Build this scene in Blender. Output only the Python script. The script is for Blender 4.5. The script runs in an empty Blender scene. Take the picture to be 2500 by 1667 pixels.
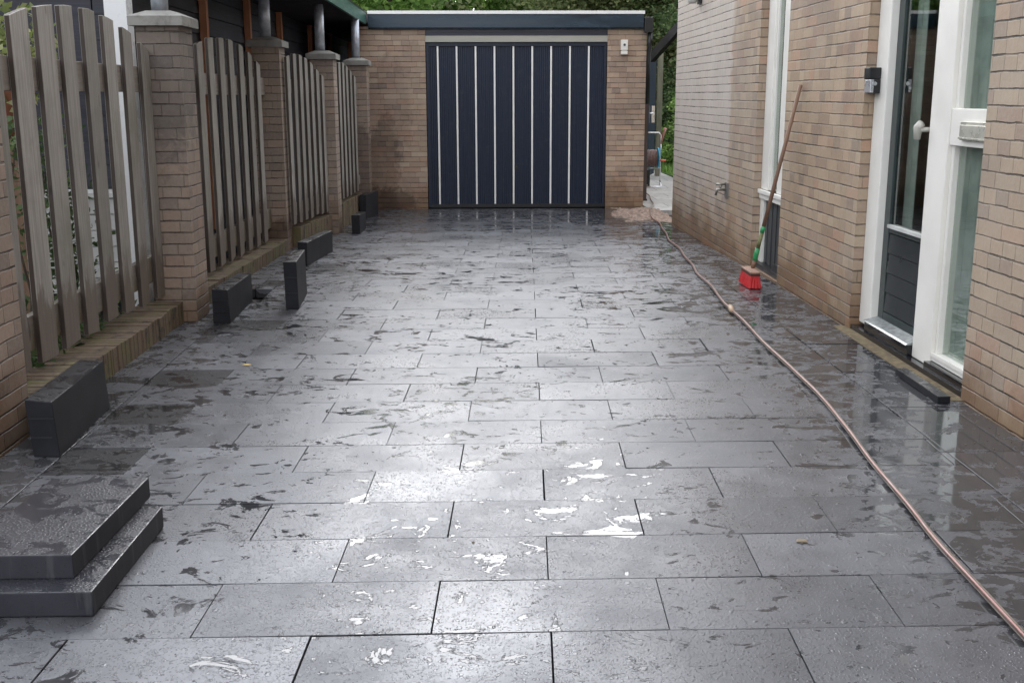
import bpy, math, random
from mathutils import Vector, Matrix
random.seed(7)
R = math.radians
S = bpy.context.scene
COL = S.collection

# ------------------------------------------------------------------ camera
cam_d = bpy.data.cameras.new('camera')
cam = bpy.data.objects.new('camera', cam_d)
COL.objects.link(cam)
cam_d.sensor_width = 36
cam_d.lens = 36 * 2665.85 / 2500
cam_d.clip_start = 0.05
cam_d.clip_end = 900
def cam_matrix(p, yw, r):
    cy, sy, cp, sp, cr, sr = math.cos(yw), math.sin(yw), math.cos(p), math.sin(p), math.cos(r), math.sin(r)
    Ry = Matrix(((cy, -sy, 0), (sy, cy, 0), (0, 0, 1)))
    B = Matrix(((1, 0, 0), (0, 0, -1), (0, 1, 0)))
    Rp = Matrix(((1, 0, 0), (0, cp, -sp), (0, sp, cp)))
    Rr = Matrix(((cr, -sr, 0), (sr, cr, 0), (0, 0, 1)))
    M = Rr @ Rp @ B @ Ry
    W = Matrix((M[0], -M[1], -M[2])).transposed().to_4x4()
    W.translation = Vector((0, 0, 1.31335))
    return W
cam.matrix_world = cam_matrix(0.22145, 0.02809, -0.00245)
S.camera = cam

# ------------------------------------------------------------------ world and sun
SUN_EL, SUN_ROT = R(24), R(357)
w = bpy.data.worlds.new('World'); S.world = w; w.use_nodes = True
nt = w.node_tree; nt.nodes.clear()
def wn(t): return nt.nodes.new(t)
sky = wn('ShaderNodeTexSky'); sky.sky_type = 'NISHITA'; sky.sun_disc = False
sky.sun_elevation = SUN_EL; sky.sun_rotation = SUN_ROT; sky.dust_density = 3.0; sky.air_density = 1.0
hs = wn('ShaderNodeHueSaturation'); hs.inputs['Saturation'].default_value = 0.30
tc = wn('ShaderNodeTexCoord'); mp = wn('ShaderNodeMapping'); mp.inputs['Scale'].default_value = (1.2, 1.2, 3.0)
nz = wn('ShaderNodeTexNoise'); nz.inputs['Scale'].default_value = 1.6; nz.inputs['Detail'].default_value = 6
rp = wn('ShaderNodeValToRGB')
rp.color_ramp.elements[0].position = 0.35; rp.color_ramp.elements[0].color = (8.8, 9.1, 9.7, 1)
rp.color_ramp.elements[1].position = 0.70; rp.color_ramp.elements[1].color = (13.8, 14.3, 15.3, 1)
mx = wn('ShaderNodeMix'); mx.data_type = 'RGBA'; mx.inputs[0].default_value = 0.82
bg = wn('ShaderNodeBackground'); bg.inputs['Strength'].default_value = 0.10
wo = wn('ShaderNodeOutputWorld')
L = nt.links.new
L(tc.outputs['Generated'], mp.inputs[0]); L(mp.outputs[0], nz.inputs['Vector']); L(nz.outputs['Fac'], rp.inputs[0])
L(sky.outputs[0], hs.inputs['Color']); L(hs.outputs[0], mx.inputs[6]); L(rp.outputs[0], mx.inputs[7])
vm = wn('ShaderNodeVectorMath'); vm.operation = 'DOT_PRODUCT'; vm.inputs[1].default_value = Vector((-.02, math.cos(R(17)), math.sin(R(17)))).normalized()
nm = wn('ShaderNodeVectorMath'); nm.operation = 'NORMALIZE'; L(tc.outputs['Generated'], nm.inputs[0]); L(nm.outputs[0], vm.inputs[0])
mr = wn('ShaderNodeMapRange'); mr.interpolation_type = 'SMOOTHSTEP'; mr.inputs[1].default_value = .80; mr.inputs[2].default_value = 1.0; mr.inputs[3].default_value = .95; mr.inputs[4].default_value = 2.25
L(vm.outputs['Value'], mr.inputs[0])
vsx = wn('ShaderNodeVectorMath'); vsx.operation = 'SCALE'; L(mx.outputs[2], vsx.inputs[0]); L(mr.outputs[0], vsx.inputs['Scale'])
L(vsx.outputs[0], bg.inputs[0]); L(bg.outputs[0], wo.inputs[0])
sd = bpy.data.lights.new('sun', 'SUN'); sd.energy = 0.5; sd.angle = R(50); sd.color = (1, .97, .93)
so = bpy.data.objects.new('sun', sd); COL.objects.link(so)
sdir = Vector((math.sin(SUN_ROT) * math.cos(SUN_EL), math.cos(SUN_ROT) * math.cos(SUN_EL), math.sin(SUN_EL)))
so.rotation_euler = sdir.to_track_quat('Z', 'Y').to_euler()
vs = S.view_settings; vs.view_transform = 'Standard'; vs.look = 'None'; vs.gamma = 1; vs.exposure = 1.1; vs.use_curve_mapping = False
S.cycles.use_denoising = True
S.cycles.max_bounces = 8
S.cycles.transparent_max_bounces = 12

def gz(y): return -0.02 * (min(max(y, 7.5), 14.5) - 7.5)

# ------------------------------------------------------------------ material helpers
class NT:
    def __init__(s, name):
        s.m = bpy.data.materials.new(name); s.m.use_nodes = True
        s.t = s.m.node_tree; s.t.nodes.clear()
        s.out = s.t.nodes.new('ShaderNodeOutputMaterial')
    def n(s, t, **kw):
        nd = s.t.nodes.new(t)
        for k, v in kw.items(): setattr(nd, k, v)
        return nd
    def l(s, a, b): s.t.links.new(a, b)
    def val(s, v, sock):
        if hasattr(v, 'links') or isinstance(v, bpy.types.NodeSocket): s.l(v, sock)
        else: sock.default_value = v
    def math(s, op, a, b=None, c=None, clamp=False):
        nd = s.n('ShaderNodeMath', operation=op); nd.use_clamp = clamp
        s.val(a, nd.inputs[0])
        if b is not None: s.val(b, nd.inputs[1])
        if c is not None: s.val(c, nd.inputs[2])
        return nd.outputs[0]
    def step(s, x, a, b):      # smooth 0..1 between a and b
        nd = s.n('ShaderNodeMapRange', interpolation_type='SMOOTHSTEP')
        s.val(x, nd.inputs[0]); s.val(a, nd.inputs[1]); s.val(b, nd.inputs[2])
        return nd.outputs[0]
    def rng(s, x, a, b, c, d):
        nd = s.n('ShaderNodeMapRange'); s.val(x, nd.inputs[0])
        for i, v in zip((1, 2, 3, 4), (a, b, c, d)): s.val(v, nd.inputs[i])
        return nd.outputs[0]
    def mix(s, f, a, b, mode='MIX'):
        nd = s.n('ShaderNodeMix', data_type='RGBA', blend_type=mode)
        s.val(f, nd.inputs[0])
        for v, i in ((a, 6), (b, 7)):
            if isinstance(v, bpy.types.NodeSocket): s.l(v, nd.inputs[i])
            else: nd.inputs[i].default_value = (*v, 1) if len(v) == 3 else v
        return nd.outputs[2]
    def noise(s, vec, scale, detail=4, rough=.55, dist=0, sc=None):
        if sc:
            mpn = s.n('ShaderNodeMapping'); s.l(vec, mpn.inputs[0]); mpn.inputs['Scale'].default_value = sc; vec = mpn.outputs[0]
        nd = s.n('ShaderNodeTexNoise'); s.l(vec, nd.inputs['Vector'])
        nd.inputs['Scale'].default_value = scale; nd.inputs['Detail'].default_value = detail
        nd.inputs['Roughness'].default_value = rough; nd.inputs['Distortion'].default_value = dist
        return nd.outputs['Fac']
    def ramp(s, f, stops):
        nd = s.n('ShaderNodeValToRGB'); s.l(f, nd.inputs[0]); e = nd.color_ramp.elements
        while len(e) < len(stops): e.new(.5)
        for el, (p, c) in zip(e, stops): el.position = p; el.color = (*c, 1)
        return nd.outputs[0]
    def pos(s): return s.n('ShaderNodeNewGeometry').outputs['Position']
    def xyz(s, v):
        nd = s.n('ShaderNodeSeparateXYZ'); s.l(v, nd.inputs[0]); return nd.outputs
    def bump(s, h, strength=.3, dist=.01, normal=None):
        nd = s.n('ShaderNodeBump'); nd.inputs['Strength'].default_value = strength; nd.inputs['Distance'].default_value = dist
        s.l(h, nd.inputs['Height'])
        if normal is not None: s.l(normal, nd.inputs['Normal'])
        return nd.outputs[0]
    def bsdf(s, col, rough=.6, metal=0, normal=None, spec=.5, **kw):
        b = s.n('ShaderNodeBsdfPrincipled')
        if isinstance(col, bpy.types.NodeSocket): s.l(col, b.inputs['Base Color'])
        else: b.inputs['Base Color'].default_value = (*col, 1)
        s.val(rough, b.inputs['Roughness']); b.inputs['Metallic'].default_value = metal
        s.val(spec, b.inputs['Specular IOR Level'])
        if normal is not None: s.l(normal, b.inputs['Normal'])
        for k, v in kw.items(): s.val(v, b.inputs[k.replace('_', ' ')])
        s.l(b.outputs[0], s.out.inputs[0]); return b

def plain(name, col, rough=.6, metal=0, var=.18, scale=6, bumps=.15, bscale=60, dirt=None, sc=None, spec=.5):
    """painted / cast / metal surface with mottling, fine bump and optional dirt"""
    t = NT(name); p = t.pos()
    n1 = t.noise(p, scale, 6, .6, sc=sc); n2 = t.noise(p, bscale, 3)
    c = t.mix(t.step(n1, .3, .7), tuple(x * (1 - var) for x in col), tuple(min(1, x * (1 + var)) for x in col))
    if dirt:
        d = t.noise(p, scale * 1.7, 8, .7, .3)
        c = t.mix(t.math('MULTIPLY', t.step(d, .5, .72), .75), c, dirt)
    r = t.rng(n1, .3, .7, max(.02, rough - .1), min(1, rough + .1))
    t.bsdf(c, r, metal, t.bump(n2, bumps, .004), spec)
    return t.m

def brick(name, cols, mortar=(.085, .07, .058), joint=.0042, wet=1.0, stains=(), pale=0.0):
    t = NT(name)
    uv = t.n('ShaderNodeUVMap'); p = t.pos(); X, Y, Z = t.xyz(p)
    wob = t.noise(p, 9, 3); wob2 = t.noise(p, 70, 3, .6)
    u, v, _ = t.xyz(uv.outputs[0])
    H, W = .0667, .214
    v = t.math('ADD', v, t.math('MULTIPLY', t.math('SUBTRACT', wob, .5), .010))
    vr = t.math('DIVIDE', v, H); row = t.math('FLOOR', vr); fv = t.math('FRACT', vr)
    wn1 = t.n('ShaderNodeTexWhiteNoise', noise_dimensions='1D'); t.l(row, wn1.inputs['W'])
    off = t.math('ADD', t.math('MULTIPLY', row, .5), t.math('MULTIPLY', wn1.outputs['Value'], .35))
    ur = t.math('ADD', t.math('DIVIDE', u, W), off); iu = t.math('FLOOR', ur); fu = t.math('FRACT', ur)
    cmb = t.n('ShaderNodeCombineXYZ'); t.l(iu, cmb.inputs[0]); t.l(row, cmb.inputs[1])
    wn2 = t.n('ShaderNodeTexWhiteNoise', noise_dimensions='2D'); t.l(cmb.outputs[0], wn2.inputs['Vector'])
    head = t.math('GREATER_THAN', wn2.outputs['Value'], .68)
    fu2 = t.math('FRACT', t.math('MULTIPLY', fu, 2)); half = t.math('FLOOR', t.math('MULTIPLY', fu, 2))
    du_a = t.math('MULTIPLY', t.math('MINIMUM', fu, t.math('SUBTRACT', 1, fu)), W)
    du_b = t.math('MULTIPLY', t.math('MINIMUM', fu2, t.math('SUBTRACT', 1, fu2)), W / 2)
    mixv = t.n('ShaderNodeMix', data_type='FLOAT'); t.l(head, mixv.inputs[0]); t.l(du_a, mixv.inputs[2]); t.l(du_b, mixv.inputs[3])
    du = mixv.outputs[0]
    dv = t.math('MULTIPLY', t.math('MINIMUM', fv, t.math('SUBTRACT', 1, fv)), H)
    cmb2 = t.n('ShaderNodeCombineXYZ'); t.l(t.math('ADD', iu, t.math('MULTIPLY', t.math('MULTIPLY', half, head), .37)), cmb2.inputs[0]); t.l(row, cmb2.inputs[1])
    wn3 = t.n('ShaderNodeTexWhiteNoise', noise_dimensions='2D'); t.l(cmb2.outputs[0], wn3.inputs['Vector'])
    n = len(cols)
    base = t.ramp(wn3.outputs['Value'], [((i + .0) / (n - 1), c) for i, c in enumerate(cols)])
    face = t.noise(p, 45, 6, .65)
    base = t.mix(t.step(face, .25, .8), t.mix(.0, base, base), t.mix(.22, base, (.55, .48, .42)))
    grime = t.noise(p, 1.3, 6, .6, .4)
    base = t.mix(t.math('MULTIPLY', t.step(grime, .45, .75), .38), base, (.12, .095, .082))
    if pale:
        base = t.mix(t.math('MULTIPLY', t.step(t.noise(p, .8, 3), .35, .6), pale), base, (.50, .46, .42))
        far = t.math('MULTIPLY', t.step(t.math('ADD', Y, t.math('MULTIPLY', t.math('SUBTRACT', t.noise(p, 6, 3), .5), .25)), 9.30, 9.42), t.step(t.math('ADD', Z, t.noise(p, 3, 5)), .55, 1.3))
        base = t.mix(t.math('MULTIPLY', far, .72), base, (.56, .51, .47))  # paler far bricks, with grazing sky sheen painted into the colour too
    # joints: beds deep, recess shade painted in as darker mortar; heads shallow
    ed = t.math('MULTIPLY', t.math('SUBTRACT', wob2, .5), .006)
    jw = t.rng(wn3.outputs['Value'], 0, 1, .55, 1.25)
    jv = t.step(t.math('ADD', dv, ed), t.math('MULTIPLY', jw, joint * 1.35), t.math('MULTIPLY', jw, joint * .55))
    ju = t.step(t.math('ADD', du, ed), joint * 1.0, joint * .3)
    mv = t.noise(p, 5, 3)
    jvc = t.math('MULTIPLY', jv, t.rng(mv, .35, .62, .30, 1.0))
    c = t.mix(t.math('MULTIPLY', ju, .34), base, mortar)
    c = t.mix(t.math('MULTIPLY', jvc, .95), c, tuple(m * .6 for m in mortar))
    c = t.mix(t.rng(t.noise(p, 2.4, 5, .65, .4), .35, .7, .0, .30), c, t.mix(1.0, c, (.62, .55, .45), 'MULTIPLY'))
    # damp foot of the wall, with an uneven edge
    wl = t.math('ADD', t.rng(t.noise(p, 2.2, 5, .6), .3, .7, .02, .42), 0)
    zz = t.math('ADD', Z, t.math('MULTIPLY', t.rng(Y, 7.5, 14.5, 0, .14), 1))
    dm = t.math('MULTIPLY', t.step(t.math('SUBTRACT', wl, zz), -.10, .16), .75 * wet)
    c = t.mix(dm, c, t.mix(1.0, c, (.50, .375, .25), 'MULTIPLY'))
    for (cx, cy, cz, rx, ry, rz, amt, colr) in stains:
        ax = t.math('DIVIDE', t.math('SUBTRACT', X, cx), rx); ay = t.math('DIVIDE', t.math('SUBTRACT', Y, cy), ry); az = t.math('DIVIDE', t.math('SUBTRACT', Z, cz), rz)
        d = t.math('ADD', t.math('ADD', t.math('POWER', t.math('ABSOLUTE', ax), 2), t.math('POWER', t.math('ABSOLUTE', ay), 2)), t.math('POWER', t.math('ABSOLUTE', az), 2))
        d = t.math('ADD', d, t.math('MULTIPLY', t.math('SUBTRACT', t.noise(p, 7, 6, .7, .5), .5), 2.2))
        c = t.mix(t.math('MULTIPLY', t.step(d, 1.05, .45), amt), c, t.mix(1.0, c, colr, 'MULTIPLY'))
    h = t.math('SUBTRACT', 1, t.math('MAXIMUM', jv, t.math('MULTIPLY', ju, .5)))
    h = t.math('ADD', h, t.math('MULTIPLY', face, .35))
    r = t.rng(dm, 0, .6, .66, .5)
    t.bsdf(c, r, 0, t.bump(h, .9, .006), .5)
    return t.m

# ------------------------------------------------------------------ mesh helpers
class MB:
    def __init__(s): s.v = []; s.f = []; s.mi = []
    def add(s, verts, faces, mi=0):
        k = len(s.v); s.v += [tuple(a) for a in verts]
        for i, f in enumerate(faces):
            s.f.append([k + j for j in f]); s.mi.append(mi[i] if isinstance(mi, (list, tuple)) else mi)
    def box(s, a, b, mi=0):
        x0, y0, z0 = a; x1, y1, z1 = b
        s.hexa([(x0, y0, z0), (x1, y0, z0), (x1, y1, z0), (x0, y1, z0), (x0, y0, z1), (x1, y0, z1), (x1, y1, z1), (x0, y1, z1)], mi)
        return s
    def hexa(s, p, mi=0):   # faces: bottom, top, -y, +x, +y, -x
        s.add(p, [(3, 2, 1, 0), (4, 5, 6, 7), (0, 1, 5, 4), (1, 2, 6, 5), (2, 3, 7, 6), (3, 0, 4, 7)], mi)
        return s
    def prism(s, poly, axis, a, b, mi=0):
        """poly in the two other axes, extruded along axis from a to b"""
        n = len(poly); V = []
        for q in (a, b):
            for (m, k) in poly:
                V.append({'x': (q, m, k), 'y': (m, q, k), 'z': (m, k, q)}[axis])
        F = [tuple(range(n))[::-1], tuple(range(n, 2 * n))] + [(i, (i + 1) % n, n + (i + 1) % n, n + i) for i in range(n)]
        s.add(V, F, mi); return s
    def tube(s, pts, r, seg=10, caps=True, mi=0):
        pts = [Vector(p) for p in pts]; rs = r if isinstance(r, (list, tuple)) else [r] * len(pts)
        V = []; N = len(pts); up = None
        for i, p in enumerate(pts):
            d = (pts[min(i + 1, N - 1)] - pts[max(i - 1, 0)]).normalized()
            if up is None: up = d.orthogonal().normalized()
            else: up = (up - d * up.dot(d)).normalized()
            b = d.cross(up)
            for k in range(seg):
                a = 2 * math.pi * k / seg
                V.append(p + (up * math.cos(a) + b * math.sin(a)) * rs[i])
        F = []
        for i in range(N - 1):
            for k in range(seg):
                F.append((i * seg + k, i * seg + (k + 1) % seg, (i + 1) * seg + (k + 1) % seg, (i + 1) * seg + k))
        if caps: F += [tuple(range(seg))[::-1], tuple(range((N - 1) * seg, N * seg))]
        s.add(V, F, mi); return s
    def build(s, name, mats, parent=None, loc=(0, 0, 0), smooth=False, bevel=0, label=None, cat=None, group=None, kind=None, fix=True):
        me = bpy.data.meshes.new(name)
        base = Vector(loc)
        if parent is not None: base = wloc(parent)
        me.from_pydata([tuple(Vector(v) - base) for v in s.v], [], s.f)
        mats = mats if isinstance(mats, (list, tuple)) else [mats]
        for m in mats: me.materials.append(m)
        for pgn, mi in zip(me.polygons, s.mi): pgn.material_index = mi; pgn.use_smooth = smooth
        me.update()
        if fix:
            import bmesh
            bm = bmesh.new(); bm.from_mesh(me); bmesh.ops.recalc_face_normals(bm, faces=bm.faces)
            if bevel:
                bmesh.ops.bevel(bm, geom=[e for e in bm.edges if len(e.link_faces) == 2 and e.calc_face_angle(0) > .5], offset=bevel, segments=2, affect='EDGES', profile=.6)
            bm.to_mesh(me); bm.free()
        uvl = me.uv_layers.new(name='UVMap')
        for pgn in me.polygons:
            nn = pgn.normal
            for li in pgn.loop_indices:
                q = me.vertices[me.loops[li].vertex_index].co + base
                if abs(nn.x) >= abs(nn.y) and abs(nn.x) >= abs(nn.z): uvv = (q.y, q.z)
                elif abs(nn.y) >= abs(nn.z): uvv = (q.x, q.z)
                else: uvv = (q.x, q.y)
                uvl.data[li].uv = uvv
        o = bpy.data.objects.new(name, me); COL.objects.link(o)
        if parent is not None: o.parent = parent
        else: o.location = base
        tag(o, label, cat, group, kind)
        return o

def wloc(o):
    v = Vector(o.location)
    while o.parent: o = o.parent; v += Vector(o.location)
    return v
def tag(o, label=None, cat=None, group=None, kind=None):
    if label: o['label'] = label
    if cat: o['category'] = cat
    if group: o['group'] = group
    if kind: o['kind'] = kind
def thing(name, label, cat, loc, group=None):
    o = bpy.data.objects.new(name, None); COL.objects.link(o); o.location = loc; o.empty_display_size = .1
    tag(o, label, cat, group); return o

# ------------------------------------------------------------------ materials
BR = [(.39, .27, .195), (.46, .345, .25), (.32, .225, .17), (.50, .385, .285), (.44, .285, .20), (.37, .29, .215), (.46, .295, .215), (.26, .20, .16)]
BRG = [(.36, .25, .16), (.42, .31, .205), (.30, .205, .135), (.44, .335, .225), (.41, .24, .15), (.265, .19, .135), (.38, .28, .18), (.41, .285, .185)]
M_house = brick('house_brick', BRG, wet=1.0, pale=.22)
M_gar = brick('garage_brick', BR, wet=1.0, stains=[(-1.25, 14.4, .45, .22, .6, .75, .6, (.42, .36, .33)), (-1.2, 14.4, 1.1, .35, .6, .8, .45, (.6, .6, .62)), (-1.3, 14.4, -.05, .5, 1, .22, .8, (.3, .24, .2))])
M_pil = brick('pillar_brick', [(.25, .195, .155), (.31, .24, .19), (.21, .165, .14), (.35, .26, .20), (.29, .235, .19), (.32, .22, .17)], wet=1.0,
              stains=[(-1.85, 6.4, 1.62, .5, .6, .75, .9, (.50, .53, .56)), (-1.8, 9.9, .0, .3, .5, .25, .8, (.38, .3, .25)), (-1.45, 13.4, .4, .3, .6, .7, .7, (.4, .34, .32))])
def mossy():
    t = NT('mossy_brick'); p = t.pos(); X, Y, Z = t.xyz(p)
    fy = t.math('FRACT', t.math('DIVIDE', t.math('ADD', Y, t.math('MULTIPLY', t.noise(p, 14, 3), .014)), .064))
    idx = t.math('FLOOR', t.math('DIVIDE', Y, .064))
    wn = t.n('ShaderNodeTexWhiteNoise', noise_dimensions='1D'); t.l(idx, wn.inputs['W'])
    c = t.ramp(wn.outputs['Value'], [(0, (.115, .085, .055)), (.4, (.15, .108, .07)), (.7, (.165, .115, .08)), (1, (.11, .08, .055))])
    c = t.mix(t.step(t.noise(p, 6, 6, .7), .45, .65), c, (.14, .125, .055))
    c = t.mix(t.step(t.noise(p, 11, 6, .7), .52, .66), c, (.055, .045, .035))
    d = t.math('MINIMUM', fy, t.math('SUBTRACT', 1, fy))
    j = t.step(d, .16, .05)
    c = t.mix(t.math('MULTIPLY', j, .55), c, (.05, .04, .03))
    h = t.math('ADD', t.math('SUBTRACT', 1, j), t.noise(p, 40, 5, .7))
    t.bsdf(c, .75, 0, t.bump(h, 1, .008), .35); return t.m
M_moss = mossy()
M_capc = plain('cap_concrete', (.25, .245, .228), .8, var=.2, dirt=(.13, .13, .11), bumps=.4)
def wood(name, a, b, foot=None, sc=(40, 40, 1.6), rough=.62, foot_z=.35):
    t = NT(name); p = t.pos(); X, Y, Z = t.xyz(p)
    g = t.noise(p, 1.5, 7, .65, .25, sc=sc); blot = t.noise(p, 3, 4, .6)
    idv = t.n('ShaderNodeObjectInfo').outputs['Random']
    c = t.mix(t.step(g, .3, .7), a, b)
    c = t.mix(t.math('MULTIPLY', t.step(blot, .45, .7), .35), c, tuple(x * .6 for x in a))
    c = t.mix(t.rng(idv, 0, 1, 0, .5), c, tuple(x * .55 for x in a))
    c = t.mix(t.math('MULTIPLY', t.step(t.noise(p, 1.9, 6, .65, .3), .50, .68), .40), c, (a[0] * .62, a[1] * .66, a[2] * .50))
    kn = t.noise(p, 14, 2, .5, sc=(1, 1, .35))
    c = t.mix(t.math('MULTIPLY', t.step(kn, .70, .76), .6), c, tuple(x * .3 for x in a))
    if foot:
        e = t.math('ADD', t.rng(t.noise(p, 9, 5, .7, sc=(1, 1, .25)), .3, .7, -.14, .18), foot_z)
        zz = t.math('ADD', Z, t.rng(Y, 7.5, 14.5, 0, .14))
        c = t.mix(t.math('MULTIPLY', t.step(t.math('SUBTRACT', e, zz), -.05, .07), .8), c, foot)
    t.bsdf(c, rough, 0, t.bump(g, .5, .004), .5); return t.m
M_pick = wood('weathered_picket', (.245, .228, .202), (.42, .395, .36), (.115, .085, .065), foot_z=.44)
M_pedge_shade = wood('picket_edge', (.05, .037, .03), (.085, .062, .052), (.05, .036, .03))  # brown edge wood, darkened so that its shade is painted into the colour
M_rail = wood('weathered_rail', (.24, .21, .185), (.33, .295, .26), (.13, .11, .07), sc=(40, 2, 40))
M_batt = wood('red_brown_batten', (.50, .20, .10), (.66, .31, .17), sc=(30, 30, 1.2))
M_shed = wood('dark_board', (.034, .035, .046), (.06, .06, .078), sc=(2, 2, 40))
M_navy = plain('navy_paint', (.004, .0125, .036), .42, var=.25, scale=9, sc=(8, 8, .6), bumps=.06, dirt=(.022, .028, .042))
M_fasc = plain('blue_black_fascia', (.010, .030, .052), .25, var=.3, scale=2, sc=(1, 1, 5), bumps=.05)
M_green = plain('green_fascia_paint', (.035, .12, .09), .4, var=.15, scale=3, sc=(1, 1, 12))
M_white = plain('white_paint', (.82, .80, .745), .4, var=.04, scale=4, bumps=.03, dirt=None)
M_cream = plain('cream_strip', (.52, .51, .46), .5, var=.08, scale=5)
M_blk = plain('black_plastic', (.012, .012, .014), .35, var=.2)
M_steel = plain('galvanised_steel', (.50, .54, .60), .38, .35, var=.25, scale=14, bumps=.1)
M_chrome = plain('chrome', (.75, .75, .75), .15, 1, var=.03)
M_dgreen = plain('dark_green_door', (.028, .040, .040), .35, var=.2, scale=5)
M_dpanel = plain('door_board', (.014, .019, .022), .3, var=.1, scale=3, bumps=.02)
M_soil = plain('soil', (.045, .035, .026), .95, var=.5, scale=9, bumps=.8, bscale=50)
M_sand = plain('pink_sand', (.25, .18, .14), .9, var=.45, scale=22, bumps=1, bscale=130, dirt=(.10, .075, .06))
M_grass = plain('lawn', (.05, .11, .02), .9, var=.4, scale=12, bumps=.8, bscale=80)
M_path = None
M_terra = plain('terracotta', (.24, .09, .05), .7)
M_red = plain('red_bristle', (.50, .012, .016), .5, var=.25, scale=40, sc=(6, 6, .4), bumps=.8, bscale=160)
M_wht2 = plain('white_board', (.62, .62, .60), .55, var=.1, scale=5)
M_roofd = plain('roof_felt', (.05, .05, .05), .9)
M_gravel = plain('sandy_joint', (.15, .115, .065), .9, var=.4, scale=25, bumps=.9, bscale=140)

def blockmat(nm='dark_concrete_block', k=1.0, dr=.62):
    t = NT(nm); p = t.pos(); g = t.n('ShaderNodeNewGeometry'); up = t.xyz(g.outputs['Normal'])[2]
    n1 = t.noise(p, 5, 6, .6); n2 = t.noise(p, 220, 3, .6); drip = t.noise(p, 3, 5, .6, .2, sc=(9, 9, .8))
    c = t.mix(t.step(n1, .3, .7), (.0115 * k, .012 * k, .0155 * k), (.021 * k, .0215 * k, .026 * k))
    c = t.mix(t.math('MULTIPLY', t.step(t.noise(p, 160, 2), .62, .70), .5), c, (.005, .005, .006))
    c = t.mix(t.math('MULTIPLY', t.step(drip, dr, dr + .09), .45), c, (.085, .088, .095))
    top = t.step(up, .5, .9)
    film = t.step(t.noise(p, 9, 7, .65, .8), .50, .56)
    v = t.n('ShaderNodeTexVoronoi'); t.l(p, v.inputs['Vector']); v.inputs['Scale'].default_value = 105
    bead = t.math('MULTIPLY', t.step(v.outputs['Distance'], .55, .15), t.math('SUBTRACT', 1, film))
    h = t.math('ADD', t.math('MULTIPLY', t.math('MULTIPLY', bead, top), .8), t.math('MULTIPLY', n2, .35))
    r = t.mix(top, (.6, .6, .6), t.mix(film, (.34, .34, .34), (.10, .10, .10)))
    rr = t.n('ShaderNodeRGBToBW'); t.l(r, rr.inputs[0])
    t.bsdf(c, rr.outputs[0], 0, t.bump(h, .55, .0025), t.rng(top, 0, 1, .25, .5)); return t.m
M_block = blockmat(); M_step = blockmat('step_concrete', 1.9, .55)

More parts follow.
